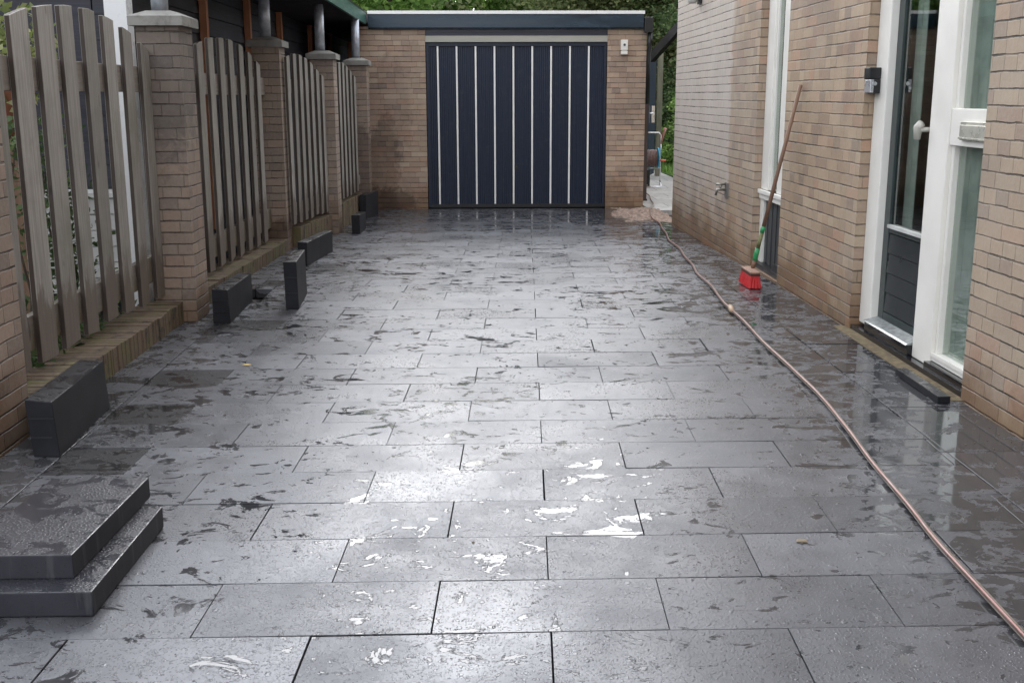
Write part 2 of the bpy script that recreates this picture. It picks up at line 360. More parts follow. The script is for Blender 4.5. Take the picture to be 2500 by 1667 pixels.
def paving():
    t = NT('wet_concrete_slab'); p = t.pos()
    at = t.n('ShaderNodeAttribute', attribute_name='slab'); sr, sg, sb = t.xyz(at.outputs['Color'])
    X, Y, Z = t.xyz(p)
    broad = t.noise(p, 1.1, 5, .6, .3); mid = t.noise(p, 7, 6, .6); fine = t.noise(p, 320, 3, .6)
    tone = t.math('MULTIPLY', t.rng(sr, 0, 1, .75, 1.28), t.rng(broad, .3, .7, .85, 1.18))
    c = t.mix(t.step(mid, .3, .7), (.050, .051, .056), (.074, .075, .082))
    # chalky bloom and brownish silt that dried in places
    bloom = t.math('MULTIPLY', t.step(t.noise(p, 4.5, 8, .68, .8), .58, .74), .45)
    c = t.mix(bloom, c, (.17, .172, .18))
    silt = t.math('MULTIPLY', t.step(t.noise(p, 2.6, 8, .72, 1.2), .60, .72), .5)
    c = t.mix(silt, c, (.075, .062, .046))
    sc = t.n('ShaderNodeVectorMath', operation='SCALE'); t.l(c, sc.inputs[0]); t.l(tone, sc.inputs['Scale'])
    # water: torn mirror-flat film, thin wet skin, and beads of mixed size
    edge = t.math('ADD', t.math('MULTIPLY', t.step(X, .85, 1.9), .105), t.math('MULTIPLY', t.step(X, -.7, -1.6), .065))
    edge = t.math('ADD', edge, t.math('MULTIPLY', t.step(Y, 11.0, 13.6), .075))
    f = t.noise(p, 7.0, 9, .68, .7, sc=(.85, 1.2, 1)); f2 = t.noise(p, 17, 7, .66, .8)
    g = t.noise(p, .8, 3, .5); g2 = t.noise(p, 1.6, 4, .6, .5)
    thr = t.math('SUBTRACT', t.math('SUBTRACT', t.rng(g, .36, .64, .625, .543), edge), t.math('MULTIPLY', sg, .012))
    film = t.step(f, thr, t.math('ADD', thr, .022))
    thr2 = t.math('SUBTRACT', t.rng(g2, .36, .64, .655, .585), edge)
    film = t.math('MAXIMUM', film, t.step(f2, thr2, t.math('ADD', thr2, .03)))
    skin = t.step(t.noise(p, 3.1, 8, .66, .8), .47, .66)
    wv = t.n('ShaderNodeVectorMath', operation='ADD'); t.l(p, wv.inputs[0])
    ns = t.n('ShaderNodeTexNoise'); t.l(p, ns.inputs['Vector']); ns.inputs['Scale'].default_value = 48; ns.inputs['Detail'].default_value = 3
    nsc = t.n('ShaderNodeVectorMath', operation='SCALE'); t.l(ns.outputs['Color'], nsc.inputs[0]); nsc.inputs['Scale'].default_value = .014
    t.l(nsc.outputs[0], wv.inputs[1])
    def drops(scale, keep, r0, r1):
        v = t.n('ShaderNodeTexVoronoi'); v.inputs['Scale'].default_value = scale; t.l(wv.outputs[0], v.inputs['Vector'])
        rr = t.xyz(v.outputs['Color'])
        rad = t.rng(rr[1], 0, 1, r0, r1)
        return t.math('MULTIPLY', t.step(t.math('SUBTRACT', rad, v.outputs['Distance']), 0, .12), t.math('LESS_THAN', rr[0], keep))
    bead = t.math('MAXIMUM', drops(135, .8, .2, .5), t.math('MAXIMUM', drops(78, .5, .2, .5), drops(40, .12, .15, .42)))
    nf = t.math('SUBTRACT', 1, film)
    bead = t.math('MULTIPLY', bead, nf)
    sk = t.math('MULTIPLY', t.math('SUBTRACT', 1, t.math('MULTIPLY', skin, .35)), nf)
    grain = t.math('MULTIPLY', t.noise(p, 160, 4, .7), sk)
    h = t.math('ADD', t.math('ADD', t.math('MULTIPLY', bead, 2.4), t.math('MULTIPLY', film, 1.0)), t.math('MULTIPLY', grain, .8))
    rough = t.math('ADD', t.math('MULTIPLY', sk, t.rng(mid, .3, .7, .27, .36)), .07)
    rough = t.math('ADD', rough, t.math('MULTIPLY', t.math('MULTIPLY', nf, skin), .10))
    rough = t.math('MULTIPLY', rough, t.rng(t.noise(p, 2.2, 4, .55, .5), .32, .68, .78, 1.3))
    rough = t.math('MULTIPLY', rough, t.math('SUBTRACT', 1, t.math('MULTIPLY', bead, .22)))
    dark = t.step(sb, .4, .6)
    rough = t.math('MULTIPLY', rough, t.rng(t.math('FRACT', t.math('MULTIPLY', sr, 7.3)), 0, 1, .88, 1.13))
    dk = t.mix(t.math('MULTIPLY', film, .6), sc.outputs[0], (.018, .018, .020))
    dk = t.mix(t.math('MULTIPLY', bead, .15), dk, (.02, .02, .022))
    dk = t.mix(t.math('MULTIPLY', dark, .8), dk, (.020, .019, .019))
    t.bsdf(dk, rough, 0, t.bump(h, .44, .0020), t.math('MULTIPLY', t.math('MULTIPLY', t.math('ADD', .5, t.math('MULTIPLY', nf, .5)), t.rng(sr, 0, 1, .86, 1.04)), t.math('SUBTRACT', 1, t.math('MULTIPLY', dark, .6))), Specular_Tint=(.84, .89, 1.0, 1)); return t.m
M_pave = paving()

def pathmat():
    t = NT('pale_paving'); p = t.pos()
    b = t.n('ShaderNodeTexBrick'); t.l(p, b.inputs['Vector']); b.inputs['Scale'].default_value = 1
    b.inputs['Brick Width'].default_value = .5; b.inputs['Row Height'].default_value = .5; b.inputs['Mortar Size'].default_value = .006
    b.inputs['Color1'].default_value = (.36, .35, .335, 1); b.inputs['Color2'].default_value = (.42, .41, .39, 1); b.inputs['Mortar'].default_value = (.10, .09, .08, 1)
    c = t.mix(t.step(t.noise(p, 8, 6, .7), .45, .7), b.outputs[0], (.25, .24, .22))
    t.bsdf(c, .7, 0, t.bump(t.noise(p, 90, 3), .3, .004)); return t.m
M_path = pathmat()

def glass(name, tint=(.78, .82, .80), ior=1.5):
    t = NT(name)
    tr = t.n('ShaderNodeBsdfTransparent'); tr.inputs[0].default_value = (*tint, 1)
    gl = t.n('ShaderNodeBsdfGlossy'); gl.inputs['Roughness'].default_value = .015; gl.inputs[0].default_value = (.95, .97, .96, 1)
    fr = t.n('ShaderNodeFresnel'); fr.inputs[0].default_value = ior
    p = t.pos(); t.l(t.bump(t.noise(p, 2.2, 2), .04, .01), gl.inputs['Normal'])
    ms = t.n('ShaderNodeMixShader'); bf = t.n('ShaderNodeNewGeometry').outputs['Backfacing']
    t.l(t.math('MULTIPLY', t.math('ADD', t.math('MULTIPLY', fr.outputs[0], 1.15), .03, clamp=True), t.math('SUBTRACT', 1, bf)), ms.inputs[0])
    t.l(tr.outputs[0], ms.inputs[1]); t.l(gl.outputs[0], ms.inputs[2]); t.l(ms.outputs[0], t.out.inputs[0]); return t.m
M_glass = glass('window_glass')

def leafmat(name, a, b, c3):
    t = NT(name); g = t.n('ShaderNodeNewGeometry'); r = g.outputs['Random Per Island']
    c = t.ramp(r, [(0, a), (.5, b), (.85, c3), (1, tuple(min(1, x * 1.5) for x in c3))])
    c = t.mix(t.math('MULTIPLY', t.step(t.noise(g.outputs['Position'], 1.6, 4), .4, .65), .5), c, tuple(x * .5 for x in a))
    bs = t.bsdf(c, .55, 0, None, .4)
    tl = t.n('ShaderNodeBsdfTranslucent'); t.l(c, tl.inputs[0])
    ms = t.n('ShaderNodeMixShader'); ms.inputs[0].default_value = .5
    t.l(bs.outputs[0], ms.inputs[1]); t.l(tl.outputs[0], ms.inputs[2]); t.l(ms.outputs[0], t.out.inputs[0]); return t.m
M_leafA = leafmat('broad_leaf', (.09, .18, .035), (.18, .32, .07), (.33, .48, .14))
M_leafB = leafmat('fine_leaf', (.14, .18, .07), (.24, .29, .12), (.42, .45, .23))
M_leafC = leafmat('shade_leaf', (.045, .085, .032), (.09, .15, .055), (.19, .26, .11))  # dark green is the leaves' own colour
M_leafD = leafmat('variegated_leaf', (.08, .14, .03), (.28, .32, .10), (.50, .52, .26))
M_bark = plain('bark', (.08, .06, .045), .9, var=.4, scale=8, bumps=.8, bscale=30)

# ------------------------------------------------------------------ ground and paving
g = MB()
ys = [-60, -10, 0, 7.5, 8.5, 9.5, 10.5, 11.5, 12.5, 13.5, 14.5, 30, 80, 300]
xs = [-200, -30, -4, 0, 4, 30, 200]
V = [(x, y, gz(y) - .075) for y in ys for x in xs]; nx = len(xs)
g.add(V, [(j * nx + i, j * nx + i + 1, (j + 1) * nx + i + 1, (j + 1) * nx + i) for j in range(len(ys) - 1) for i in range(nx - 1)])
g.build('ground', M_soil, kind='structure', fix=False)

slabs = []      # (quad corners ccw, dark flag)
W_, CX, Y0, RS, SK = .6, .13355, 2.5122, .30456, .01226
XL, XR, YE = -1.578, 1.745, 14.44
darkset = {(4, 0): 0}
def clipx(q, lo, hi):
    (x0, x1, x2, x3) = [min(max(v[0], lo), hi) for v in q]
    return [(x0, q[0][1]), (x1, q[1][1]), (x2, q[2][1]), (x3, q[3][1])]
for n in range(-14, 40):
    ya, yb = Y0 + n * RS, min(Y0 + (n + 1) * RS, YE)
    if yb - ya < .05: continue
    half = .5 if n % 2 else 0
    for ci in range(-9, 10):
        c = ci + half
        q = [(c * W_ - CX + SK * n, ya), ((c + 1) * W_ - CX + SK * n, ya), ((c + 1) * W_ - CX + SK * (n + 1), yb), (c * W_ - CX + SK * (n + 1), yb)]
        lo = XL; hi = XR if n < 31 else 2.10
        if n in (15, 16) and q[0][0] < -1.45: lo = -1.455
        q = clipx(q, lo, hi)
        if q[1][0] - q[0][0] < .005: continue
        first = abs(q[0][0] - XL) < .001
        dark = 1 if (first and n in (4, 6, 8, 11, 12, 17, 20)) else 0
        slabs.append((q, dark))
slabs.append(([(-1.575, 7.56), (-1.46, 7.56), (-1.46, 7.685), (-1.575, 7.685)], 0))
slabs.append(([(-1.575, 7.085), (-1.46, 7.085), (-1.46, 7.15), (-1.575, 7.15)], 0))
def strip(x0, x1, ystart, ln, yend, lo=-99):
    y = ystart
    while y < yend:
        y1 = min(y + ln, yend)
        if y1 - y > .04: slabs.append(([(x0, y), (x1, y), (x1, y1), (x0, y1)], 0))
        y = y1
strip(-1.80, -1.580, -1.40 - .06, .60, 7.14); strip(-1.80, -1.580, 7.56, .6, YE)
strip(1.747, 2.10, 4.478 - 6.1 - .61, .61, 11.95)
pm = MB(); cols = []
for q, dark in slabs:
    tone = random.random(); film = random.random() if random.random() < .4 else 0
    gap = [random.choice((.001, .0014, .0019, .0027)) for _ in range(4)]
    (x0, ya), (x1, _), (x2, yb), (x3, _) = q
    Q = [(x0 + gap[0], ya + gap[1]), (x1 - gap[2], ya + gap[1]), (x2 - gap[2], yb - gap[3]), (x3 + gap[0], yb - gap[3])]
    cx_, cy_ = sum(a[0] for a in Q) / 4, sum(a[1] for a in Q) / 4
    tx, ty, dz = random.gauss(0, .0022), random.gauss(0, .0022), random.uniform(-.0006, .0006)
    def zt(x, y): return gz(y) + dz + tx * (x - cx_) + ty * (y - cy_)
    ch = .0008
    top = [(x + (ch if x < cx_ else -ch), y + (ch if y < cy_ else -ch)) for x, y in Q]
    V = [(x, y, zt(x, y)) for x, y in top] + [(x, y, zt(x, y) - ch) for x, y in Q] + [(x, y, zt(x, y) - .06) for x, y in Q]
    F = [(0, 1, 2, 3)] + [(4 + i, 4 + (i + 1) % 4, (i + 1) % 4, i) for i in range(4)] + [(8 + i, 8 + (i + 1) % 4, 4 + (i + 1) % 4, 4 + i) for i in range(4)]
    k = len(pm.f); pm.add(V, F); cols += [(tone, film, dark, 1)] * len(F)
pv = pm.build('paving', M_pave, kind='structure', fix=False)
ca = pv.data.color_attributes.new('slab', 'FLOAT_COLOR', 'CORNER')
for pgn, c in zip(pv.data.polygons, cols):
    for li in pgn.loop_indices: ca.data[li].color = c

pb = MB(); pb.box((2.19, 14.05, -.20), (3.46, 30, -.135)); pb.build('path', M_path, kind='structure')
gb = MB(); gb.box((3.464, 13.5, -.20), (14, 46, -.12)); gb.box((-14, 19.5, -.2), (2.186, 46, -.12)); gb.build('lawn', M_grass, kind='structure')
sb = MB(); sb.box((2.04, 4.56, -.03), (2.128, 6.16, .0035)); sb.build('sandy_joint', M_gravel, kind='structure')

def leafquad(mb, c, s, nrm=None):
    a = Vector((random.gauss(0, 1), random.gauss(0, 1), random.gauss(0, .6))).normalized(); b = a.orthogonal().normalized()
    b.rotate(Matrix.Rotation(random.uniform(0, 6.28), 3, a)); c = Vector(c); l = s * random.uniform(.7, 1.3)
    mb.add([c - a * l * .5, c + b * l * .28, c + a * l * .5, c - b * l * .28], [(0, 1, 2, 3)])
# blades of grass beside the path
gr = MB()
for i in range(5000):
    x = 3.5 + random.random() ** 1.5 * 2.5; y = random.uniform(18.5, 27); h = random.uniform(.05, .16); a = random.uniform(0, math.pi); dx, dy = math.cos(a) * .012, math.sin(a) * .012
    lx, ly = random.gauss(0, .03), random.gauss(0, .03)
    gr.add([(x - dx, y - dy, -.12), (x + dx, y + dy, -.12), (x + lx, y + ly, -.12 + h)], [(0, 1, 2)])
gr.build('grass', M_leafA, fix=False, label='bright green grass growing beside the pale path', kind='stuff')

# ------------------------------------------------------------------ brick house on the right
house = thing('brick_house', 'tall pink-brown brick house wall with narrow window and white-framed door', 'house', (2.11, 6, 0))
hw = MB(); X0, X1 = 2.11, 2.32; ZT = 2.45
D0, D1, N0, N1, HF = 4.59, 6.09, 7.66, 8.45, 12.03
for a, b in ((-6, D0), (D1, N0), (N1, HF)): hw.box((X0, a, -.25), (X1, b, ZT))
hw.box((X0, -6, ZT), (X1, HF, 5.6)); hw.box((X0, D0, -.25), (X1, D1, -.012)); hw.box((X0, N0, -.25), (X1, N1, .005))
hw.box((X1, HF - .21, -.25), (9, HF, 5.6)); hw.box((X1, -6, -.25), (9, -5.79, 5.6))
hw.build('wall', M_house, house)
rf = MB(); rf.box((1.98, -6.1, 5.604), (9.1, 12.15, 5.8)); rf.build('roof', M_roofd, house)
inn = MB()
inn.box((4.6, 3.0, .0), (4.7, 10, 2.6)); inn.box((2.325, 3.0, -.02), (4.6, 10, -.002)); inn.box((2.325, 3, 2.62), (4.7, 10, 2.7)); inn.box((2.325, 2.9, 0), (4.7, 2.99, 2.6)); inn.box((2.325, 7.0, 0), (4.6, 7.1, 2.6)); inn.box((2.325, 10.01, 0), (4.7, 10.1, 2.6))
inn.build('interior', plain('hall_plaster', (.30, .29, .26), .8), house)

# narrow full-height window
win = thing('window', None, None, (2.17 - 2.11, 8.05 - 6, 0)); win.parent = house
f = MB(); XF = 2.168
f.box((XF, 8.25, .606), (XF + .10, 8.447, ZT - .002)); f.box((XF, N0 + .002, .606), (XF + .10, 8.0, ZT - .002)); f.box((XF, 8.35, .045), (XF + .10, 8.447, .534))
f.box((XF + .004, 8.001, 2.3), (XF + .09, 8.249, ZT - .004))
f.box((XF + .015, 8.222, .607), (XF + .08, 8.249, 2.3)); f.box((XF + .015, 8.001, .607), (XF + .08, 8.02, 2.3))
f.build('frame', M_white, win, bevel=.004)
f = MB(); f.box((XF - .028, N0 + .003, .575), (XF - .001, 8.445, .605)); f.box((XF - .014, N0 + .004, .535), (XF - .001, 8.443, .572)); f.build('sill', M_white, win, bevel=.004)
f = MB(); f.box((XF + .03, 8.021, .607), (XF + .038, 8.221, 2.3)); f.build('pane', M_glass, win)
f = MB()
for i in range(11): f.box((XF + .02 + .006 * (i % 2), 7.662 + i * .0624, .045), (XF + .07, 7.662 + (i + 1) * .0624 - .003, .534))
f.build('lower_panel', plain('grey_panel', (.05, .053, .056), .45), win)
f = MB(); f.box((XF - .035, N0 + .001, .006), (XF + .10, 8.449, .044)); f.box((XF - .03, N0 + .006, -.02), (XF - .006, 7.90, .10)); f.build('threshold', M_blk, win)
f = MB(); f.box((XF + .06, 8.0, .3), (XF + .065, 8.26, 2.4)); f.build('blind', plain('grey_blind', (.42, .43, .42), .8), win)

# front door group
door = thing('front_door', None, None, (2.17 - 2.11, 5.6 - 6, 0)); door.parent = house
f = MB(); f.box((2.165, 5.915, .045), (2.27, 6.088, ZT - .002)); f.box((2.158, 5.065, .03), (2.27, 5.285, ZT - .002))
f.build('frame', M_white, door, bevel=.006)
LX = 2.205
f = MB(); f.box((LX, 5.835, .10), (LX + .045, 5.912, 2.44)); f.box((LX, 5.288, .10), (LX + .045, 5.34, 2.44)); f.box((LX, 5.341, 2.34), (LX + .044, 5.834, 2.44)); f.box((LX + .002, 5.341, .585), (LX + .044, 5.834, .625))
f.box((LX + .001, 5.341, .10), (LX + .044, 5.834, .15))
f.build('leaf', M_dgreen, door, bevel=.003)
f = MB()
for i in range(4):
    z0 = .155 + i * .107
    f.hexa([(LX + .002, 5.342, z0), (LX + .03, 5.342, z0), (LX + .03, 5.833, z0), (LX + .002, 5.833, z0), (LX + .006, 5.342, z0 + .103), (LX + .03, 5.342, z0 + .103), (LX + .03, 5.833, z0 + .103), (LX + .006, 5.833, z0 + .103)])
f.build('louvre_board', M_dpanel, door)
f = MB(); f.box((LX + .012, 5.341, .625), (LX + .02, 5.834, 2.34)); f.build('pane', M_glass, door)
f = MB(); f.box((LX - .012, 5.341, .612), (LX + .011, 5.833, .630)); f.build('glazing_bead', plain('pale_bead', (.55, .56, .54), .4), door)
f = MB(); f.hexa([(2.125, 5.288, .085), (LX, 5.288, .085), (LX, 5.912, .085), (2.125, 5.912, .085), (2.135, 5.288, .092), (LX, 5.288, .108), (LX, 5.912, .108), (2.135, 5.912, .092)]); f.build('drip_sill', plain('wet_grey_sill', (.22, .24, .24), .15, var=.3, scale=30), door)
f = MB(); f.tube([(LX - .02, 5.325, 1.147), (LX - .075, 5.325, 1.147)], .011); f.tube([(LX - .075, 5.318, 1.175), (LX - .082, 5.335, 1.16), (LX - .082, 5.34, 1.10)], [.020, .022, .016])
f.build('handle', M_cream, door, smooth=True)
f = MB(); f.box((2.118, D0 + .002, -.008), (2.30, 6.087, .028)); f.box((2.135, 5.287, .029), (2.30, 5.913, .084)); f.box((2.13, D0 + .003, .029), (2.30, 5.063, .060)); f.build('threshold', plain('wet_black_stone', (.012, .012, .016), .12, var=.3, scale=5), door)
side = thing('side_window', None, None, (2.17 - 2.11, 4.83 - 6, 0)); side.parent = house
f = MB(); f.box((2.166, D0 + .002, 1.085), (2.235, 5.063, 1.25)); f.box((2.166, D0 + .002, .0615), (2.235, 5.063, .10)); f.box((2.16, D0 + .002, .082), (2.1655, 5.063, .104)); f.box((2.18, 5.035, .1), (2.235, 5.063, 2.44)); f.box((2.18, D0 + .002, .1), (2.235, D0 + .05, 2.44))
f.build('frame', M_white, side, bevel=.003)
f = MB(); f.box((2.206, D0 + .05, .1), (2.214, 5.035, 1.084)); f.box((2.206, D0 + .05, 1.251), (2.214, 5.035, 2.44)); f.build('pane', M_glass, side)
f = MB(); f.box((2.152, 4.60, 1.112), (2.1655, 4.93, 1.195)); f.box((2.143, 4.60, 1.128), (2.1515, 4.915, 1.180)); f.box((2.140, 4.60, 1.118), (2.1425, 4.92, 1.127))
f.build('letter_plate', plain('pale_metal', (.60, .59, .52), .28, .4), side, bevel=.002)
f = MB()
for i in range(5): f.box((2.236, 4.58 + i * .10, .1), (2.240 + .004 * (i % 2), 4.58 + i * .10 + .097, 2.44))
f.build('blind', plain('pale_green_blind', (.50, .525, .49), .7), side)  # added slats imitating the pale striped reflection in the side pane
f = MB()
for i in range(2, 4): f.box((2.275, 5.56 + i * .07, .62), (2.28 + .012 * (i % 2), 5.56 + i * .07 + .066, 2.4))
f.build('curtain', bpy.data.materials['pale_green_blind'], door)
f = MB(); f.box((2.222, 4.80, .1), (2.2355, 4.825, 2.44)); f.build('blind_rail', M_blk, side)  # added dark bar for the upright line reflected in the pane

# ------------------------------------------------------------------ garage at the end
GY = 14.476
gar = thing('garage', 'flat-roofed brick garage with navy striped door closing the driveway', 'garage', (.4, GY, -.14))
f = MB()
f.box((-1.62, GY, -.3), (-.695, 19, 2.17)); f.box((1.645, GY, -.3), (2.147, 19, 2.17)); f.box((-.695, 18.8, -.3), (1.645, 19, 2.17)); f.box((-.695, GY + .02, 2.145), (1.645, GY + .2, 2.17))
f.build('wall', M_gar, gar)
f = MB(); f.box((-1.41, GY - .07, 2.150), (2.095, GY + .3, 2.318)); f.box((-1.41, GY - .05, 2.1385), (2.095, GY + .28, 2.1495)); f.build('fascia', M_fasc, gar, bevel=.004)
f = MB(); f.box((-1.40, GY + .301, 2.18), (2.20, 19.1, 2.30)); f.build('roof', M_roofd, gar)
f = MB(); f.box((-1.415, GY - .085, 2.3185), (2.105, GY - .03, 2.358)); f.box((-1.415, GY - .0295, 2.3185), (2.105, GY + .32, 2.35)); f.build('roof_trim', plain('white_trim', (.85, .85, .85), .35, var=.03), gar)
f = MB(); f.box((2.104, GY - .09, 2.09), (2.215, 19, 2.28)); f.build('gutter', M_blk, gar, bevel=.006)
f = MB(); f.tube([(2.185, GY - .03, 2.10), (2.185, GY - .03, 1.95), (2.175, GY + .02, 1.72), (2.175, GY + .02, 1.2)], .03); f.build('downpipe', M_blk, gar, smooth=True)
gd = thing('garage_door', None, None, (.475 - .4, .06, 0)); gd.parent = gar
DX0, DX1 = -.685, 1.635; DY = GY + .055
f = MB()
f.box((DX0, DY - .035, -.13), (DX0 + .03, DY + .03, 1.978)); f.box((DX1 - .03, DY - .035, -.13), (DX1, DY + .03, 1.978)); f.box((DX0 + .03, DY - .03, 1.93), (DX1 - .03, DY + .03, 1.978))
f.build('frame', M_navy, gd)
# ribbed sheet
f = MB(); x = DX0 + .03; V = []; k = 0; xe = DX1 - .03
prof = []
while x < xe:
    prof += [(x, 0), (x + .018, 0), (x + .024, .009), (x + .042, .009)]; x += .0486
prof = [(min(a, xe), b) for a, b in prof] + [(xe, 0)]
V = [(a, DY - b, -.09) for a, b in prof] + [(a, DY - b, 1.93) for a, b in prof]; npf = len(prof)
f.add(V, [(i, i + 1, npf + i + 1, npf + i) for i in range(npf - 1)])
f.build('panel', M_navy, gd, fix=False)
f = MB(); f.box((DX0 + .03, DY - .03, -.135), (DX1 - .03, DY + .02, -.09)); f.build('bottom_rail', M_blk, gd)
for i in range(9):
    xc = -.539 + i * .2433
    f = MB(); f.box((xc - .011, DY - .028, -.088), (xc + .011, DY - .008, 1.928)); f.build('white_strip', plain('strip_white', (.90, .89, .86), .35, var=.05) if i == 0 else bpy.data.materials['strip_white'], gd, bevel=.003)
f = MB(); f.box((.455, DY - .022, .36), (.495, DY - .009, .43)); f.tube([(.475, DY - .022, .40), (.475, DY - .05, .40), (.475, DY - .052, .375)], .008, 8); f.build('lock', M_blk, gd)
f = MB(); f.box((-.692, GY - .012, 1.980), (1.642, GY + .06, 2.056)); f.build('cream_board', plain('cream_board', (.40, .39, .34), .5, var=.08, scale=3, sc=(1, 1, 8)), gd)
f = MB(); f.box((-.694, GY + .012, 2.0565), (1.644, GY + .07, 2.100)); f.box((-.694, GY + .002, 2.1005), (1.644, GY + .07, 2.138)); f.build('lintel_board', plain('violet_black_board', (.022, .024, .045), .35, scale=3, sc=(1, 1, 8)), gd)

lamp = thing('wall_lamp', 'small white sensor box on the brick beside the garage door', 'wall light', (1.855, GY, 1.9))
f = MB(); f.box((1.812, GY - .06, 1.875), (1.90, GY - .001, 2.004)); f.box((1.814, GY - .055, 1.822), (1.898, GY - .001, 1.866)); f.box((1.822, GY - .045, 1.866), (1.89, GY - .003, 1.875)); f.build('housing', M_white, lamp, bevel=.006)
f = MB(); f.tube([(1.856, GY - .0605, 1.94), (1.856, GY - .068, 1.94)], .016, 12); f.build('lens', plain('grey_lens', (.08, .08, .09), .2), lamp)

# ------------------------------------------------------------------ left boundary: pillars, caps, carport posts
PIL = [('leftmost brick pillar cut by the picture edge', -2.06, -1.82, 3.95, 4.28, 0), ('nearest full brick pillar with grey-stained top and concrete cap', -1.935, -1.694, 6.433, 6.73, 0),
       ('second brick pillar with concrete cap, between the first and second picket bays behind it', -1.98, -1.738, 9.843, 10.12, 0),
       ('third brick pillar with concrete cap, before the farthest fence bay', -1.69, -1.457, 11.244, 11.52, 0), ('farthest brick pillar standing against the garage wall', -1.58, -1.345, 13.384, 13.66, 0)]
PIL[2] = ('narrower-looking middle brick pillar, paler side face, in front of a grey steel post',) + PIL[2][1:]
pz = [1.71, 1.70, 1.727, 1.667, 1.667]
for i, (lab, x0, x1, y0, y1, _) in enumerate(PIL):
    z0 = gz(y0) - .08; zt_ = pz[i]
    p_ = thing('brick_pillar', lab, 'brick pillar', ((x0 + x1) / 2, (y0 + y1) / 2, gz(y0)), 'brick pillars along the fence')
    MB().box((x0, y0, z0), (x1, y1, zt_)).build('shaft', M_pil, p_, bevel=.003)
    f = MB(); a = .032; f.box((x0 - a, y0 - a, zt_), (x1 + a, y1 + a, zt_ + .052))
    f.hexa([(x0 - a, y0 - a, zt_ + .052), (x1 + a, y0 - a, zt_ + .052), (x1 + a, y1 + a, zt_ + .052), (x0 - a, y1 + a, zt_ + .052), (x0 + .05, y0 + .05, zt_ + .085), (x1 - .05, y0 + .05, zt_ + .085), (x1 - .05, y1 - .05, zt_ + .085), (x0 + .05, y1 - .05, zt_ + .085)])
    f.build('cap', M_capc, p_)
cp = thing('carport', 'carport roof with green fascia on galvanised steel posts', 'carport', (-1.8, 8, 0))
for (xc, yc, zb) in ((-1.83, 6.58, 1.785), (-1.875, 9.98, 1.812), (-1.60, 11.38, 1.752), (-1.478, 13.52, 1.752)):
    f = MB(); f.tube([(xc, yc, zb - .01), (xc, yc, 2.20)], .048, 20); f.build('post', M_steel, cp, smooth=True)
    MB().box((xc - .065, yc - .065, zb - .012), (xc + .065, yc + .065, zb + .004)).build('base_plate', M_blk, cp)
MB().box((-1.462, 6.4, 2.195), (-1.432, 14.40, 2.333)).build('fascia', M_green, cp)
MB().box((-5.2, 7.35, 2.24), (-1.4625, 20.3, 2.345)).build('roof', plain('dark_soffit', (.02, .02, .028), .8), cp)
MB().box((-1.466, 6.4, 2.3335), (-1.425, 14.41, 2.348)).build('drip_edge', M_blk, cp)

shed = thing('timber_shed', 'dark stained timber shed with red-brown battens behind the fence', 'shed', (-3, 13, -.1))
f = MB()
for k in range(16):
    z0 = -.2 + k * .155
    f.hexa([(-2.42, 7.2, z0), (-2.30, 7.2, z0), (-2.30, 20.3, z0), (-2.42, 20.3, z0), (-2.42, 7.2, z0 + .152), (-2.318, 7.2, z0 + .152), (-2.318, 20.3, z0 + .152), (-2.42, 20.3, z0 + .152)])
f.box((-4.9, 7.201, -.2), (-2.43, 7.3, 2.25)); f.box((-5.0, 1.5, -.2), (-4.9, 19.4, 2.25)); f.box((-2.299, 20.2, -.2), (-1.3, 20.3, 2.23)); f.box((-4.9, 7.3, 2.0), (-2.43, 7.36, 3.0)); f.box((-6, 1.5, 2.251), (-4.9, 7.3, 3.2))
f.build('wall', M_shed, shed)
for r_ in (.2004, .1733, .1471, .1300, .1128):
    y = 2.24 / r_
    MB().box((-2.298, y - .02, .2), (-2.24, y + .055, 2.235)).build('batten', M_batt, shed)
MB().box((-2.298, 9.40, .2), (-2.24, 9.47, 2.235)).build('batten', M_batt, shed)
wp = MB(); wp.box((-2.20, 6.74, -.05), (-2.07, 6.86, 2.238)); wp.build('white_post', plain('gloss_white', (.82, .83, .84), .3, var=.02), loc=(-2.13, 6.8, 0), label='tall bright white square post rising behind the nearest fence bay', cat='post')

wb = thing('white_planter', 'white slatted low box glimpsed through the nearest fence', 'planter', (-2.6, 7.0, 0))
f = MB()
for k in range(6): f.box((-3.1, 6.88 - .004 * (k % 2), .10 + k * .1), (-2.28, 6.93, .10 + k * .1 + .094))
f.build('side_board', M_wht2, wb)
f = MB(); f.box((-3.12, 6.86, .702), (-2.26, 7.15, .73)); f.build('rim', M_wht2, wb)

def leafquad(mb, c, s, nrm=None):
    a = Vector((random.gauss(0, 1), random.gauss(0, 1), random.gauss(0, .6))).normalized(); b = a.orthogonal().normalized()
    b.rotate(Matrix.Rotation(random.uniform(0, 6.28), 3, a)); c = Vector(c); l = s * random.uniform(.7, 1.3)
    mb.add([c - a * l * .5, c + b * l * .28, c + a * l * .5, c - b * l * .28], [(0, 1, 2, 3)])

